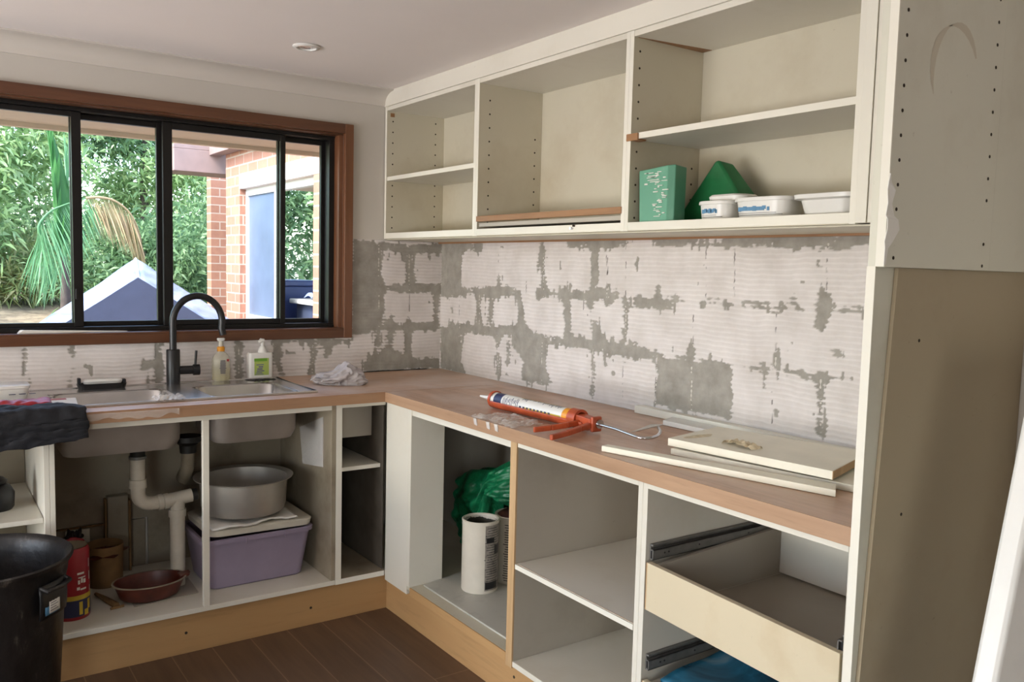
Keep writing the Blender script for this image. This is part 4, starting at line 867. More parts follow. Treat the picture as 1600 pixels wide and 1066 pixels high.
obj('trap', tube(nb(), [(-1.262, -.26, .67), (-1.262, -.25, .60), (-1.262, -.19, .55), (-1.23, -.14, .525), (-1.18, -.11, .52)], [.024, .024, .028, .026, .024], 18), GRIME, wp2, smooth=50)
obj('overflow_hose', tube(nb(), [(-1.42, -.30, .725), (-1.38, -.29, .705), (-1.31, -.27, .712), (-1.262, -.26, .70)], .009, 12), RUBBER, wp2, smooth=50)

px = thing('storage_box', 'lilac plastic storage box under the right side of the sink', 'box', (-1.06, -.32, .165))
bm = nb(); loft(bm, [(.350, .25, .03, 0), (.362, .262, .03, .006), (.415, .305, .035, .180), (.436, .326, .04, .182), (.438, .328, .04, .196), (.425, .315, .036, .199), (.40, .29, .03, .196), (.345, .24, .03, .010)], (-1.052, -.315, .1655))
obj('tub', bm, PURPLE, px, smooth=35)
for sx in (-.06, .09): obj('lid_catch', B(-1.05+sx, -1.05+sx+.004, -.482, -.478, .335, .365), PURPLE, px, .001)
bm = nb(); loft(bm, [(.36, .26, .03, 0), (.40, .30, .035, .003), (.41, .305, .035, .026), (.39, .29, .03, .030)], (0, 0, 0))
ld = obj('box_lid', bm, CREAMP, smooth=35, loc=(0, 0, 0)); ld.location = (-1.045, -.32, .372); ld.rotation_euler = (R(1), R(1.5), R(2)); tag(ld, 'cream plastic lid resting askew on the lilac box', 'lid')
bm = sheet(nb(), 36, 14, lambda u, v: (-1.235+u*.33, -.475+v*.20-.015*math.sin(u*6), .405+.004*abs(nz(u*8, v*4, 6))+.008*math.sin(u*7+v)**2*(1-v)))
tag(obj('folded_towel', bm, PAPER, smooth=70, solid=.006), 'white paper towel under the metal basin', 'paper towel')
pt = thing('metal_basin', 'round aluminium basin on top of the lid and lilac box', 'basin', (-1.07, -.33, .42))
obj('basin', lathe(nb(), [(0, 0), (.135, 0), (.152, .008), (.160, .030), (.166, .130), (.186, .136), (.188, .140), (.183, .141), (.163, .134), (.156, .030), (.13, .008), (0, .006)], (-1.07, -.33, .424), 56), POT, pt, smooth=40)

rd = thing('baking_dish', 'oval red-brown enamel dish on the floor of the sink cabinet', 'dish', (-1.42, -.37, .17))
obj('dish', lathe(nb(), [(0, 0), (.085, 0), (.10, .008), (.122, .060), (.127, .062), (.120, .062), (.096, .012), (0, .010)], (-1.435, -.395, .1715), 44, 1, .72), TERRA, rd, smooth=40)
obj('worn_rim', lathe(nb(), [(.1225, .060), (.128, .0605), (.128, .064), (.121, .064)], (-1.435, -.395, .1715), 44, 1, .72), GRIME, rd, smooth=40)
obj('pour_handle', hexa(nb(), [(-1.335, -.425, .228), (-1.300, -.415, .228), (-1.300, -.385, .228), (-1.335, -.375, .228)], [(-1.335, -.425, .236), (-1.295, -.415, .243), (-1.295, -.385, .243), (-1.335, -.375, .236)]), TERRA, rd, .003)
tag(obj('metal_tray', hexa(nb(), [(-1.50, -.463, .1655), (-1.275, -.440, .1655), (-1.27, -.27, .1655), (-1.50, -.29, .1655)], [(-1.502, -.465, .169), (-1.273, -.442, .169), (-1.268, -.27, .169), (-1.502, -.29, .169)]), GREYM, bevel=.001), 'flat dark-edged square tile under the red-brown dish', 'tile')
bm = nb(); tube(bm, [(-1.598, -.29, .178), (-1.575, -.36, .176), (-1.553, -.43, .172)], [.006, .010, .012], 8); tube(bm, [(-1.575, -.444, .170), (-1.53, -.436, .170)], .005, 8)
tag(obj('hand_brush', bm, PAPERB, smooth=50), 'small worn brown scraper lying beside the red canister', 'scraper')

rc = thing('red_canister', 'red printed canister with yellow and green base behind the black bin', 'canister', (-1.69, -.42, .165))
c = (-1.693, -.425, .1655)
obj('can', lathe(nb(), [(0, 0), (.054, 0), (.056, .004), (.056, .236), (.050, .246), (0, .244)], c, 40), REDP, rc, smooth=40)
obj('base_band', lathe(nb(), [(.0562, .012), (.0566, .012), (.0566, .070), (.0562, .070)], c, 40), INK, rc, smooth=40)
obj('gold_band', lathe(nb(), [(.0562, .070), (.0568, .070), (.0568, .086), (.0562, .086)], c, 40), YELLOWP, rc, smooth=40)
def cpatch(bm, c, r, a0, a1, z0, z1, n=5):
    sheet(bm, n, 1, lambda u, v: (c[0]+r*math.cos(R(a0+(a1-a0)*u)), c[1]+r*math.sin(R(a0+(a1-a0)*u)), c[2]+z0+(z1-z0)*v))
bm = nb(); [cpatch(bm, c, .0571, a, a+w_, z, z+h) for a, w_, z, h in ((285, 12, .018, .045), (304, 18, .012, .02), (318, 14, .03, .034))]; obj('yellow_marks', bm, YELLOWP, rc)
bm = nb()
for a, w_, z, h in ((278, 10, .105, .010), (290, 22, .103, .006), (282, 7, .125, .014), (292, 7, .128, .016), (301, 9, .126, .014), (283, 26, .145, .004), (280, 24, .158, .007), (327, 6, .13, .03), (326, 5, .175, .03), (330, 5, .09, .02)): cpatch(bm, c, .0571, a, a+w_, z, z+h, 3)
obj('white_lettering', bm, WPLAST, rc)
obj('metal_lid', lathe(nb(), [(0, .245), (.046, .245), (.050, .249), (.046, .246), (0, .247)], c, 32), GRIME, rc, smooth=40)
bp = thing('cardboard_pot', 'open brown cardboard pot behind the red canister', 'pot', (-1.545, -.14, .165))
obj('pot', lathe(nb(), [(0, 0), (.062, 0), (.063, .002), (.066, .152), (.0655, .155), (.0635, .152), (.060, .02), (0, .02)], (-1.545, -.16, .1655), 36), PAPERB, bp, smooth=40)
obj('dark_contents', lathe(nb(), [(0, .12), (.03, .135), (.062, .12), (.062, .118), (0, .118)], (-1.545, -.16, .1655), 24, wob=.6), TERRA, bp, smooth=60)
bm = nb(); bmesh.ops.create_icosphere(bm, subdivisions=5, radius=1)
for v in bm.verts:
    p = v.co.copy(); r = .8+.35*noise.noise(p*1.8)+.16*noise.noise(p*5); v.co = Vector((-1.668+p.x*.062*r, -.23+p.y*.085*r, max(.1656, .285+p.z*.145*r)))
rg = obj('rag_bundle', bm, plain('black_rag', (34, 26, 26), .8, var=.4, vs=22), smooth=80); tag(rg, 'dark red, black and cream rag bundle behind the bin', 'rag')
for (cx, cy, cz, s, mt, nm) in ((-1.672, -.30, .375, .036, REDP, 'red_fold'), (-1.705, -.315, .345, .04, GRIME, 'cream_fold'), (-1.65, -.31, .33, .03, GRIME, 'cream_fold')):
    bm = nb(); bmesh.ops.create_icosphere(bm, subdivisions=4, radius=1)
    for v in bm.verts:
        p = v.co.copy(); r = .8+.5*noise.noise(p*2+Vector((cx*9, 0, 0))); v.co = Vector((cx+p.x*s*1.2*r, cy+p.y*s*.6*r, cz+p.z*s*.75*r))
    obj(nm, bm, mt, rg, smooth=80)
kt = thing('black_jar', 'small black lidded jar on the shelf under the navy jacket', 'jar', (-1.905, -.38, .558))
obj('jar', lathe(nb(), [(0, 0), (.045, 0), (.052, .010), (.054, .055), (.040, .080), (.026, .088), (0, .088)], (-1.905, -.38, .5585), 32), BLACK, kt, smooth=40)
obj('lid', lathe(nb(), [(0, .088), (.03, .088), (.034, .098), (.02, .108), (.008, .112), (.008, .125), (0, .127)], (-1.905, -.38, .5585), 28), BLACK, kt, smooth=40)

# black bin
bn = thing('rubbish_bin', 'large round black plastic bin at the left, in front of the cabinets', 'bin', (-1.97, -.87, 0))
c = (-1.973, -.868, 0)
bm = nb(); prof = [(0, 0), (.170, 0), (.178, .01), (.205, .47), (.211, .50), (.213, .52), (.222, .535), (.226, .541), (.227, .548), (.222, .552), (.212, .545), (.205, .535), (.198, .50), (.172, .02), (0, .015)]
lathe(bm, prof, c, 72)
for v in bm.verts:
    r = math.hypot(v.co.x-c[0], v.co.y-c[1]); a = math.atan2(v.co.y-c[1], v.co.x-c[0])
    if .02 < v.co.z < .49 and r > .17: k = 1-.010*max(0, math.sin(a*11))**.5*1.6; v.co.x = c[0]+(v.co.x-c[0])*k; v.co.y = c[1]+(v.co.y-c[1])*k
obj('bin_body', bm, BINM, bn, smooth=50)
def bpt(ang, r, z): return (c[0]+r*math.cos(R(ang)), c[1]+r*math.sin(R(ang)), z)
ha = -42
bm = nb(); sheet(bm, 10, 4, lambda u, v: bpt(ha-15+30*u, .2155+.004*math.sin(v*math.pi), .405+v*.095)); obj('handle_recess', bm, BLACK, bn, smooth=60, solid=.004)
obj('handle', tube(nb(), [bpt(ha-13, .215, .495), bpt(ha-12, .232, .488), bpt(ha, .236, .487), bpt(ha+12, .232, .488), bpt(ha+13, .215, .495)], .007, 10), BINM, bn, smooth=50)
lb = obj('label', sheet(nb(), 6, 1, lambda u, v: bpt(ha-11+15*u, .2205, .415+v*.048)), BLUEP, bn, smooth=60, solid=.0006)
obj('label_paper', sheet(nb(), 6, 1, lambda u, v: bpt(ha-7.5+11*u, .2212, .418+v*.034)), PAPER, lb, smooth=60, solid=.0004)
bm = nb()
for i in range(4): sheet(bm, 3, 1, lambda u, v: bpt(ha-6.5+(8-i % 2*2)*u, .2217, .424+i*.007+v*.0018))
obj('label_print', bm, INK, lb)

# ================================================================== GREEN BAG + PAINT CANS
mb = board('marble_board', 'loose pale marbled board on the floor of the paint-can cabinet', [(-.545, -.90), (-.42, -.80), (-.03, -.80), (-.03, -1.448)], .1655, .008, melamine('marbled', (196, 194, 184), (120, 118, 108), .5, scale=7)); 
bpy.data.objects.remove(mb)
MARB = melamine('marbled_sheet', (190, 188, 178), (110, 108, 100), .55, scale=8)
bm = hexa(nb(), [(-.530, -.812, .1655), (-.03, -.70, .1655), (-.03, -1.446, .1655), (-.530, -1.446, .1655)], [(-.530, -.812, .172), (-.03, -.70, .172), (-.03, -1.446, .172), (-.530, -1.446, .172)])
tag(obj('marbled_sheet', bm, MARB, bevel=.001), 'loose pale marbled sheet on the floor of the paint-can cabinet', 'board')
def bagf(u, v):
    s = -.50-.56*u; top = .485+.21*u+.015*math.sin(u*9); lowr = .185+.275*min(1, max(0, (u-.42)/.16))**1.5+.012*nz(u*6, 1)
    z = lowr+(top-lowr)*v; bulge = math.sin(math.pi*v)**.6*math.sin(math.pi*min(1, u*1.0+.08))**.5
    n_ = .028*nz(u*5, v*5, 1)+.014*nz(u*12, v*12, 2)
    return (-.19-.09*bulge-n_*1.3, s+.02*nz(v*5, u)-.10*(1-v)*(1-u)**2, z)
bm = sheet(nb(), 60, 46, bagf)
for f_ in list(bm.verts): pass
sheet(bm, 60, 46, lambda u, v: (bagf(u, v)[0]*0-.13+.02*nz(u*5, v*5), bagf(u, v)[1], bagf(u, v)[2]))
bmesh.ops.remove_doubles(bm, verts=bm.verts, dist=.002)
tag(obj('green_bag', bm, BAGG, smooth=80), 'crumpled green plastic bag behind the paint cans', 'bag')
def paint_can(c, r, h, nm, label, open_):
    t = thing(nm, label, 'paint can', c)
    obj('can', lathe(nb(), [(0, 0), (r-.002, 0), (r, .004), (r, h-.012), (r+.002, h-.008), (r+.002, h-.002), (r-.002, h), (r-.008, h-.003), (r-.010, h-.012), (r-.012, .02), (0, .018)] if open_ else [(0, 0), (r-.002, 0), (r, .004), (r, h-.006), (r+.002, h-.003), (r, h), (r-.01, h-.004), (0, h-.006)], c, 48), CAN, t, smooth=40)
    return t
CAN = plain('cream_can', (216, 208, 192), .4, var=.06)
pc1 = paint_can((-.365, -.955, .1725), .070, .275, 'paint_can', 'open white paint can with dark dried paint inside its rim, front of the pair', True)
c = (-.365, -.955, .1725)
obj('dried_paint', lathe(nb(), [(0, .225), (.03, .228), (.057, .23), (.059, .254), (.0622, .266), (.0600, .266)], c, 32, wob=.06), plain('dark_olive_paint', (56, 54, 40), .5, var=.4, vs=25), pc1, smooth=60)
bm = nb(); cpatch(bm, c, .0704, 252, 352, .012, .262, 14) ; ol = obj('printed_label', bm, plain('grey_label', (150, 142, 132), .5, var=.3, vs=50), pc1, smooth=60)
bm = nb()
for i in range(26):
    z = .02+i*.0092; a0 = 266+14*nz(i*1.7, 2); cpatch(bm, c, .0707, a0-8, a0+30+50*abs(nz(i*2.3, 7)), z, z+.0022, 5)
cpatch(bm, c, .0709, 254, 300, .018, .045, 6); cpatch(bm, c, .0709, 285, 310, .15, .185, 6); cpatch(bm, c, .0709, 256, 284, .195, .215, 4)
obj('label_print', bm, BLACK, ol, smooth=60)
pc2 = paint_can((-.195, -.94, .1725), .078, .265, 'paint_can', 'printed paint can with dark red lid, half hidden behind the open can', False)
c = (-.195, -.94, .1725)
bm = nb(); cpatch(bm, c, .0784, 150, 300, .01, .25, 20); ol = obj('printed_label', bm, CAN, pc2, smooth=60)
bm = nb()
for i in range(24): z = .015+i*.0095; a0 = 205+12*nz(i*1.3, 5); cpatch(bm, c, .0787, a0, a0+35+25*nz(i*2.9, 1), z, z+.003, 6)
cpatch(bm, c, .0789, 225, 262, .13, .17, 6); obj('label_print', bm, BLACK, ol, smooth=60)
obj('red_lid', lathe(nb(), [(0, .262), (.05, .275), (.068, .262), (.068, .258), (0, .258)], c, 36, wob=.1), DARKRED, pc2, smooth=60)
# blue printed sheet in lower drawer
bm = sheet(nb(), 24, 24, lambda u, v: (-.545+u*.46, -2.10-v*.48, .330+.022*math.sin(u*3.1)+.008*nz(u*4, v*4)-.02*v))
m = M('blue_print_bag'); m.base(m.ramp(m.noise(5, 4, .6, None, 1), [(.35, srgb(24, 62, 84)), (.55, srgb(40, 110, 140)), (.75, srgb(140, 160, 160))])); m.set(Roughness=.25)
tag(obj('blue_packet', bm, m.m, smooth=80, solid=.02), 'glossy blue packet lying in the lower drawer', 'packet')

# ================================================================== CONTAINERS IN THE UPPER CABINET
FZ = 1.5395
gb = thing('green_box', 'tall green plastic box with worn white print in the wall cabinet', 'container', (-.24, -1.76, FZ))
bm = hexa(nb(), [(-.292, -1.686, FZ), (-.292, -1.800, FZ), (-.275, -1.815, FZ), (-.205, -1.790, FZ), (-.190, -1.690, FZ)], [(-.294, -1.680, 1.700), (-.294, -1.800, 1.708), (-.275, -1.815, 1.711), (-.200, -1.787, 1.711), (-.185, -1.685, 1.706)])
obj('box', bm, GREENP, gb, .003)
bm = nb(); random.seed(8)
for i in range(30):
    y = -1.74-random.random()*.045; z = 1.56+i*.0045; wd = .006+.020*random.random(); box(bm, -.2955, -.2925, y, y-wd, z, z+.0014+.002*random.random())
for i in range(9): y = -1.705-random.random()*.03; z = 1.655+random.random()*.035; box(bm, -.2965, -.2925, y, y-.008-.04*random.random(), z, z+.002)
obj('worn_print', bm, PAPER, gb)
gt = thing('green_container', 'green triangular plastic container leaning behind the white tubs', 'container', (-.15, -1.9, FZ))
bm = hexa(nb(), [(-.16, -1.700, 1.545), (-.16, -1.960, 1.545), (-.15, -1.940, 1.63), (-.14, -1.856, 1.732), (-.14, -1.842, 1.732)], [(-.085, -1.700, 1.540), (-.085, -1.99, 1.540), (-.085, -1.955, 1.63), (-.085, -1.866, 1.725), (-.085, -1.85, 1.725)])
obj('container', bm, GREEND, gt, .012, smooth=50)
def tub(nm, label, x, y, w_, d_, h, rz, mat=CREAMP):
    t = thing(nm, label, 'tub', (x, y, FZ), rz)
    bm = nb(); loft(bm, [(w_*.86, d_*.84, min(w_, d_)*.3, 0), (w_*.94, d_*.93, min(w_, d_)*.33, h*.85), (w_*.9, d_*.9, min(w_, d_)*.32, h*.86)]); obj('tub', bm, WPLAST, t, smooth=40, local=True)
    bm = nb(); loft(bm, [(w_, d_, min(w_, d_)*.36, h*.82), (w_*1.02, d_*1.02, min(w_, d_)*.37, h*.86), (w_, d_, min(w_, d_)*.36, h*.98), (w_*.94, d_*.93, min(w_, d_)*.33, h)]); obj('lid', bm, WPLAST, t, smooth=40, local=True)
    return t
t1 = tub('plastic_tub', 'small round-cornered white tub with blue print, leftmost of the tubs', -.236, -1.962, .105, .118, .058, 0)
t2 = tub('plastic_tub', 'wide white tub with blue printed side, between the small tub and the plain dish', -.232, -2.124, .12, .180, .060, R(3))
for t, ys in ((t1, (-.040, .030)), (t2, (-.075, .06))):
    bm = nb(); random.seed(2)
    w_ = .047 if t is t1 else .0545
    box(bm, -w_-.0012, -w_+.004, ys[1], ys[1]-.6*(ys[1]-ys[0]), .024, .034)
    for i in range(7): y = ys[1]-(ys[1]-ys[0])*i/9; box(bm, -w_-.0016, -w_+.004, y, y-.007-.004*(i % 2), .023+.002*(i % 3), .033+.003*(i % 2))
    obj('blue_print', bm, BLUEP, t, local=True)
    bm = nb(); box(bm, -w_-.0012, -w_+.004, ys[1], ys[0], .012, .0135); box(bm, -w_-.0012, -w_+.004, ys[1], ys[0]+.02, .017, .018); obj('grey_print', bm, RAIL, t, local=True)
t3 = thing('loose_lid', 'white plastic lid lying on the small tub', 'lid', (-.205, -1.975, FZ+.0585))
bm = nb(); loft(bm, [(.09, .125, .03, 0), (.095, .132, .032, .014), (.085, .12, .03, .019)]); obj('lid', bm, WPLAST, t3, smooth=40, local=True)
t4 = thing('white_dish', 'plain white rectangular dish at the right end of the shelf', 'dish', (-.235, -2.345, FZ))
bm = nb(); loft(bm, [(.10, .13, .03, 0), (.118, .155, .035, .042), (.140, .185, .04, .046), (.142, .187, .04, .056), (.132, .175, .038, .0575), (.11, .15, .03, .04), (.09, .12, .025, .006)]); obj('dish', bm, WPLAST, t4, smooth=40, local=True)
t4.location = (-.235, -2.328, FZ)

# ================================================================== OUTSIDE
def terr(x, y):
    return .25+min(max((y-3.4)/4.5, 0), 1)*.74+.03*nz(x*.8, y*.8)
bm = sheet(nb(), 60, 60, lambda u, v: (-14+u*28, .25+v*26, terr(-14+u*28, .25+v*26)-.12))
g_ = struct(obj('ground', bm, GROUND, smooth=80, loc=(0, 0, 0)))
bm = nb(); box(bm, -6, .9, .22, .78, 1.985, 2.02); box(bm, -6, .9, .76, .80, 1.965, 2.15); struct(obj('eaves_soffit', bm, SOFF, loc=(0, 0, 0)))
struct(obj('sky_block_roof', B(-7.4, 1.2, -9.0, .82, CH+.16, CH+.24), SOFF, loc=(0, 0, 0)))  # unseen roof, overhang added to hold back downward sky light
struct(obj('bounce_paving', B(-20, -5.8, -20, .2, -.2, -.12), RENDERW, loc=(-5.8, 0, -.12)))  # unseen pale ground, added to bounce sunlight up onto the ceiling
# brick wing
bw = thing('brick_wing', 'red brick house wing with a wide framed opening outside the window', 'building', (.4, 2.5, 0))
obj('brick_wall', B(.25, .385, .25, 2.25, 0, 2.5), BRX, bw); 
obj('brick_pillar', B(.25, .385, 3.93, 4.33, 0, 2.5), BRX, bw)
obj('pillar_reveal', B(.256, .384, 3.926, 3.9295, 0, 2.03), BRY, bw)
obj('sill_wall', B(.25, .385, 2.25, 3.93, 0, .90), BRX, bw)
obj('lintel', B(.246, .385, 2.15, 3.93, 2.03, 2.16), RENDERW, bw, .004)
obj('brick_header', B(.25, .385, 2.25, 3.93, 2.16, 2.5), BRX, bw)
obj('fascia', B(.14, .25, .82, 4.6, 2.36, 2.52), FASC, bw, .004)
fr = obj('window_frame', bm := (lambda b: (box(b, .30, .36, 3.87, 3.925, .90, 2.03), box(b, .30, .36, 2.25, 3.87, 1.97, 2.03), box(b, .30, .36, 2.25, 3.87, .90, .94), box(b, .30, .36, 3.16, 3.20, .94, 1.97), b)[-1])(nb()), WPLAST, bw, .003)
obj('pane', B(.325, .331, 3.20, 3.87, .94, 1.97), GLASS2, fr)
obj('reflection_panel', B(.316, .319, 3.20, 3.87, .94, 1.97), plain('pale_blue_reflection', (98, 112, 134), .4, var=.15, vs=3), fr)  # added panel; the pane's pale reflection is put into its colour
obj('far_wall', B(.43, .92, 5.45, 5.6, 0, 2.7), BRY, bw)
bm = nb(); box(bm, -.17, 2.4, 4.46, 4.52, 2.20, 2.40); box(bm, -.17, -.12, 4.52, 4.85, 2.20, 2.40); box(bm, -.12, 2.4, 4.52, 4.85, 2.20, 2.23); box(bm, -.17, 2.4, 4.46, 4.85, 2.40, 2.44)
obj('eaves_box', bm, FASC, bw, .004)
obj('patio_ceiling', B(.385, 3.4, .25, 4.46, 2.10, 2.14), RENDERW, bw)
tag(obj('wheelie_bin', (lambda b: (hexa(b, [(.47, 3.55, .22), (.78, 3.55, .22), (.78, 3.95, .22), (.47, 3.95, .22)], [(.42, 3.50, 1.20), (.82, 3.50, 1.20), (.82, 4.0, 1.20), (.42, 4.0, 1.20)]), box(b, .40, .84, 3.48, 4.02, 1.20, 1.25), b)[-1])(nb()), NAVYB, bevel=.01), 'dark blue plastic bin standing in the opening of the brick wing', 'bin')
tt = thing('patio_table', 'pale-topped patio table seen through the brick opening', 'table', (.95, 3.0, .2))
obj('table_top', B(.50, 1.5, 2.3, 3.40, 1.06, 1.10), WPLAST, tt, .01); obj('skirt', B(.55, 1.45, 2.35, 3.35, .25, 1.06), TENTN, tt)
bm = nb(); 
tag(obj('crumpled_cover', sheet(bm, 20, 20, lambda u, v: (.55+u*.4, 2.5+v*.7, 1.102+.09*abs(nz(u*4, v*4, 1))+.01)), TENTW, smooth=80), 'crumpled pale cover lying on the patio table', 'cover')
# A-frame tarp tent
tn = thing('tarp_shelter', 'low A-frame shelter with pale blue tarp edges and navy end panel', 'tent', (-.69, 3.2, .3))
ap0, ap1 = (-.690, 3.50, 1.400), (-.742, 3.16, 1.262)
L0, L1 = (-1.75, 3.50, .62), (-1.80, 3.12, .56); R0, R1 = (.20, 3.50, .81), (.20, 3.12, .64)
lerp = lambda a, b, t: tuple(p+(q-p)*t for p, q in zip(a, b))
def slope(A, Bq, A1, B1): return sheet(nb(), 16, 8, lambda u, v: tuple(np.array(lerp(lerp(A, Bq, u), lerp(A1, B1, u), v))+np.array((0, 0, .012*nz(u*6, v*3)))))
obj('tarp_edge', slope(ap0, L0, ap1, L1), TENTW, tn, smooth=70, solid=.006); obj('tarp_edge', slope(ap0, R0, ap1, R1), TENTW, tn, smooth=70, solid=.006)
bk0, bkL, bkR = (-.62, 4.3, 1.26), (-1.66, 4.3, .5), (.1, 4.3, .75)
obj('tarp_roof', slope(ap0, L0, bk0, bkL), TENTW, tn, smooth=70, solid=.006); obj('tarp_roof', slope(ap0, R0, bk0, bkR), TENTW, tn, smooth=70, solid=.006)
bm = nb(); vs = [bm.verts.new(p) for p in (ap1, L1, (L1[0], L1[1], .1), (R1[0], R1[1], .1), R1)]; bm.faces.new(vs); obj('end_panel', bm, TENTN, tn, solid=.004)
obj('ridge_pole', tube(nb(), [ap1, ap0, bk0], .010, 10), WPLAST, tn, smooth=50)

# vegetation
def leafmesh(name, P, D, L, W, mat, parent=None, droop=.25):
    n = len(P); Nn = rng.normal(size=(n, 3)); S = np.cross(D, Nn); S /= np.linalg.norm(S, axis=1, keepdims=True)+1e-9
    L = L[:, None]; W = W[:, None]; mid = P+D*L*.5; tip = P+D*L; tip[:, 2] -= (L*droop)[:, 0]
    V = np.stack([P, mid+S*W*.5, tip, mid-S*W*.5], 1).reshape(-1, 3)
    F = np.arange(n*4).reshape(n, 4)
    me = bpy.data.meshes.new(name); off = np.array(parent.location if parent else P.mean(0)*[1, 1, 0])
    me.from_pydata((V-off).tolist(), [], F.tolist()); me.materials.append(mat)
    o = bpy.data.objects.new(name, me); C.objects.link(o)
    if parent: o.parent = parent
    else: o.location = off
    return o
def bush(label, c, r, n, ll, mat, lw=.28, trunk=True, nm='shrub', hollow=.55, clumps=26, up=.15, group=None, cat='shrub'):
    t = thing(nm, label, cat, (c[0], c[1], terr(c[0], c[1])-.12), group=group)
    K = rng.normal(size=(clumps, 3)); K /= np.linalg.norm(K, axis=1, keepdims=True); K *= rng.uniform(hollow, 1, (clumps, 1))
    i = rng.integers(0, clumps, n); Q = K[i]+rng.normal(size=(n, 3))*.20
    P = np.array(c)+Q*np.array(r); D = rng.normal(size=(n, 3))*.8+Q*.6+np.array([0, 0, up]); D /= np.linalg.norm(D, axis=1, keepdims=True)
    P[:, 2] = np.maximum(P[:, 2], terr(c[0], c[1])-.05)
    leafmesh('leaves', P, D, rng.uniform(.6, 1.3, n)*ll, rng.uniform(.7, 1.3, n)*ll*lw, mat, t)
    if trunk: obj('stem', tube(nb(), [(c[0], c[1], terr(c[0], c[1])-.11), (c[0]+.04, c[1], c[2]-r[2]*.2), (c[0]-.03, c[1]+.05, c[2]+r[2]*.4)], [.05, .035, .015], 8), BARK, t, smooth=50)
    return t
bush('bright green bushy shrub at the left of the window view', (-2.0, 7.8, 2.1), (.95, .8, 1.25), 7000, .13, LEAF1)
bush('pale leafy tree filling the upper left pane', (-1.35, 8.2, 3.0), (1.1, .9, 1.1), 7000, .15, LEAF1, nm='tree', cat='tree')
bush('olive grassy shrub low in the left panes', (-1.1, 7.9, 1.3), (.9, .45, .40), 5000, .24, LEAF3, .09, trunk=False, up=.8)
bush('deep green shrub behind the tarp shelter', (.1, 6.8, 1.25), (.75, .6, .65), 7000, .11, LEAF2)
bush('dark leafy shrub left of the brick pillar', (.75, 7.6, 1.35), (.8, .6, .9), 7000, .12, LEAF2)
bush('yellow-green bush seen between the middle mullion and the brick wall', (.95, 9.4, 2.2), (1.0, .8, .9), 7000, .13, LEAF1)
tr_ = bush('tall tree with a slim dark trunk, behind the dry palm frond', (.10, 9.2, 3.35), (1.1, .6, .72), 3600, .13, LEAF2, hollow=.3, nm='tree', cat='tree', trunk=False)
bush('loose tree crown with sky showing, right of the trunk', (1.1, 10.5, 3.9), (1.3, .8, .8), 4000, .15, LEAF2, hollow=.2, nm='tree', cat='tree')
bush('pale green bush seen through the opening in the brick wing', (3.0, 6.8, 1.7), (.8, .9, 1.0), 6000, .16, LEAF1)
bush('deep green bush behind the patio table', (2.35, 5.4, 1.25), (.7, .35, .5), 5000, .14, LEAF2)
bush('dense hedge clump at the far left of the garden', (-3.6, 6.0, 1.7), (1.2, 1.6, 1.5), 7000, .16, LEAF1)
bush('dense background hedge behind the shrubs on the left', (-1.9, 11.3, 1.5), (2.6, .5, 1.15), 11000, .20, LEAF2, trunk=False, nm='hedge', cat='hedge')
bush('dense background hedge behind the brick wing', (3.6, 11.5, 1.7), (2.4, .5, 1.3), 11000, .20, LEAF2, trunk=False, nm='hedge', cat='hedge')
obj('tree_trunk', tube(nb(), [(.56, 9.2, .62), (.58, 9.2, 1.6), (.57, 9.2, 2.6), (.60, 9.2, 3.6)], [.07, .06, .055, .03], 12), BARK, tr_, smooth=50)
def frond(parent, nm, curve, n, ll, mat, hang=1.0, w_=.016, spread=.35):
    c0_ = [Vector(p) for p in curve]; cp = []
    for i in range(len(c0_)-1):
        a, b, c, d = c0_[max(i-1, 0)], c0_[i], c0_[i+1], c0_[min(i+2, len(c0_)-1)]
        for t in (0, .25, .5, .75): cp.append(.5*((2*b)+(c-a)*t+(2*a-5*b+4*c-d)*t*t+(3*b-a-3*c+d)*t**3))
    cp.append(c0_[-1])
    obj('frond_rib', tube(nb(), cp, [.014*(1-.7*i/(len(cp)-1)) for i in range(len(cp))], 8), mat, parent, smooth=50)
    P, D = [], []
    for k in range(n):
        u = k/(n-1)*(len(cp)-1); i = min(int(u), len(cp)-2); p = cp[i].lerp(cp[i+1], u-i); t = (cp[i+1]-cp[i]).normalized()
        side = t.cross(Vector((0, 0, 1))).normalized()*(1 if k % 2 else -1)
        d = (side*spread+t*.35+Vector((rng.normal()*.08, rng.normal()*.08, -hang))).normalized(); P.append(p); D.append(d)
    leafmesh(nm, np.array(P), np.array(D), np.array([ll*(.55+.6*math.sin(math.pi*min(1, .15+.85*k/n)))*rng.uniform(.85, 1.1) for k in range(n)]), np.full(n, w_), mat, parent, droop=.1)
pm = thing('palm', 'palm with an arching frond, half green and half dry, and upright spear fronds', 'palm', (-1.15, 4.5, terr(-1.15, 4.5)-.12))
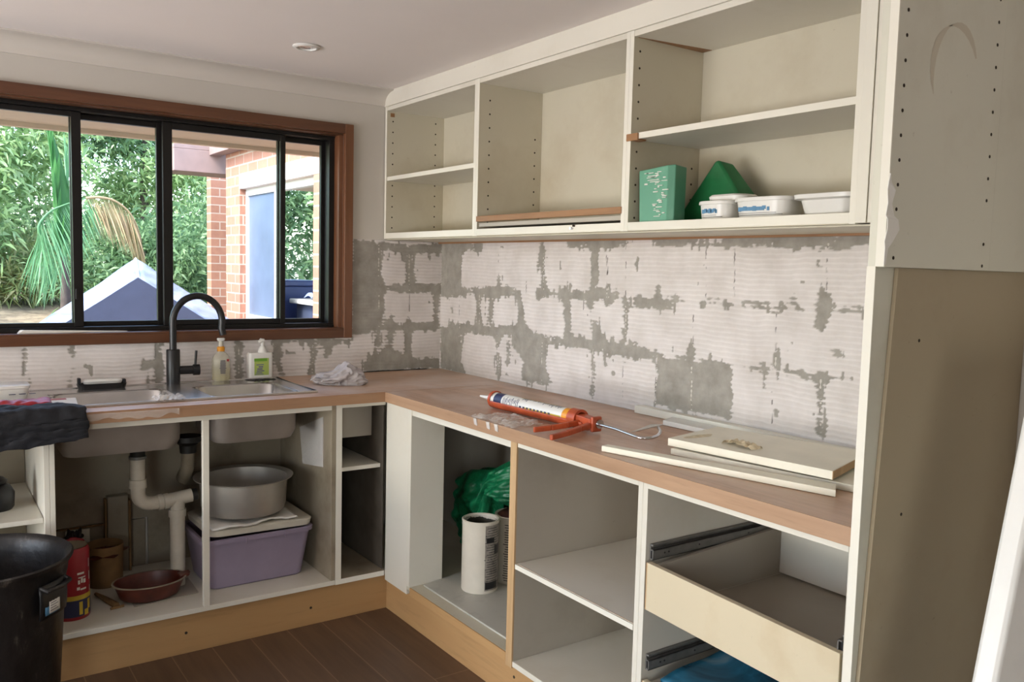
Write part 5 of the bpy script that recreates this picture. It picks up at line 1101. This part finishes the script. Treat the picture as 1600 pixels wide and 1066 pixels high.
obj('trunk', tube(nb(), [(-1.02, 4.6, terr(-1.15, 4.5)-.1), (-1.03, 4.6, .8), (-1.05, 4.55, 1.4)], [.06, .05, .03], 12), BARK, pm, smooth=50)
frond(pm, 'green_leaflets', [(-1.06, 4.5, 1.40), (-1.24, 4.5, 1.60), (-1.17, 4.5, 1.76), (-1.02, 4.5, 1.85), (-.86, 4.5, 1.91)], 220, .50, FROND, w_=.011)
frond(pm, 'dry_leaflets', [(-.88, 4.5, 1.905), (-.78, 4.5, 1.92), (-.66, 4.5, 1.90), (-.55, 4.5, 1.82), (-.48, 4.5, 1.70), (-.44, 4.5, 1.55)], 240, .40, FRONDB, w_=.010)
bm = nb()
sheet(bm, 14, 4, lambda u, v: (-1.02-.13*u**1.5+(v-.5)*.20*(1-u)**.8, 4.56+.05*abs(v-.5)+.02*math.sin(u*5), 1.55+u*.98))
obj('spear_blade', bm, FRONDD, pm, smooth=60, solid=.004)
frond(pm, 'spear_leaflets', [(-1.08, 4.55, 1.40), (-1.10, 4.55, 1.9), (-1.16, 4.55, 2.5)], 80, .36, FRONDD, hang=-1.6, w_=.04, spread=.22)
frond(pm, 'spear_leaflets', [(-1.02, 4.7, 1.40), (-1.0, 4.7, 1.9), (-.95, 4.7, 2.6)], 70, .42, FROND, hang=-1.3, w_=.014, spread=.5)


# repeats that belong together
for names, grp in (((  'plastic_tub', 'plastic_tub.001'), 'white lidded tubs on the wall cabinet shelf'), (('paint_can', 'paint_can.001'), 'paint cans in the corner base cabinet'),
    (('white_board', 'white_board.001'), 'wide white boards piled on the bench'), (('white_batten', 'white_batten.001', 'white_batten.002'), 'white strips lying on the bench'),
    (('wall_cabinet', 'wall_cabinet.001', 'wall_cabinet.002'), 'open wall cabinets in a row'), (('plinth_board', 'plinth_board.001'), 'raw kickboards under the bench'),
    (('waste_pipe', 'waste_pipe.001'), 'waste pipes under the sink')):
    for n_ in names:
        if n_ in bpy.data.objects: bpy.data.objects[n_]['group'] = grp
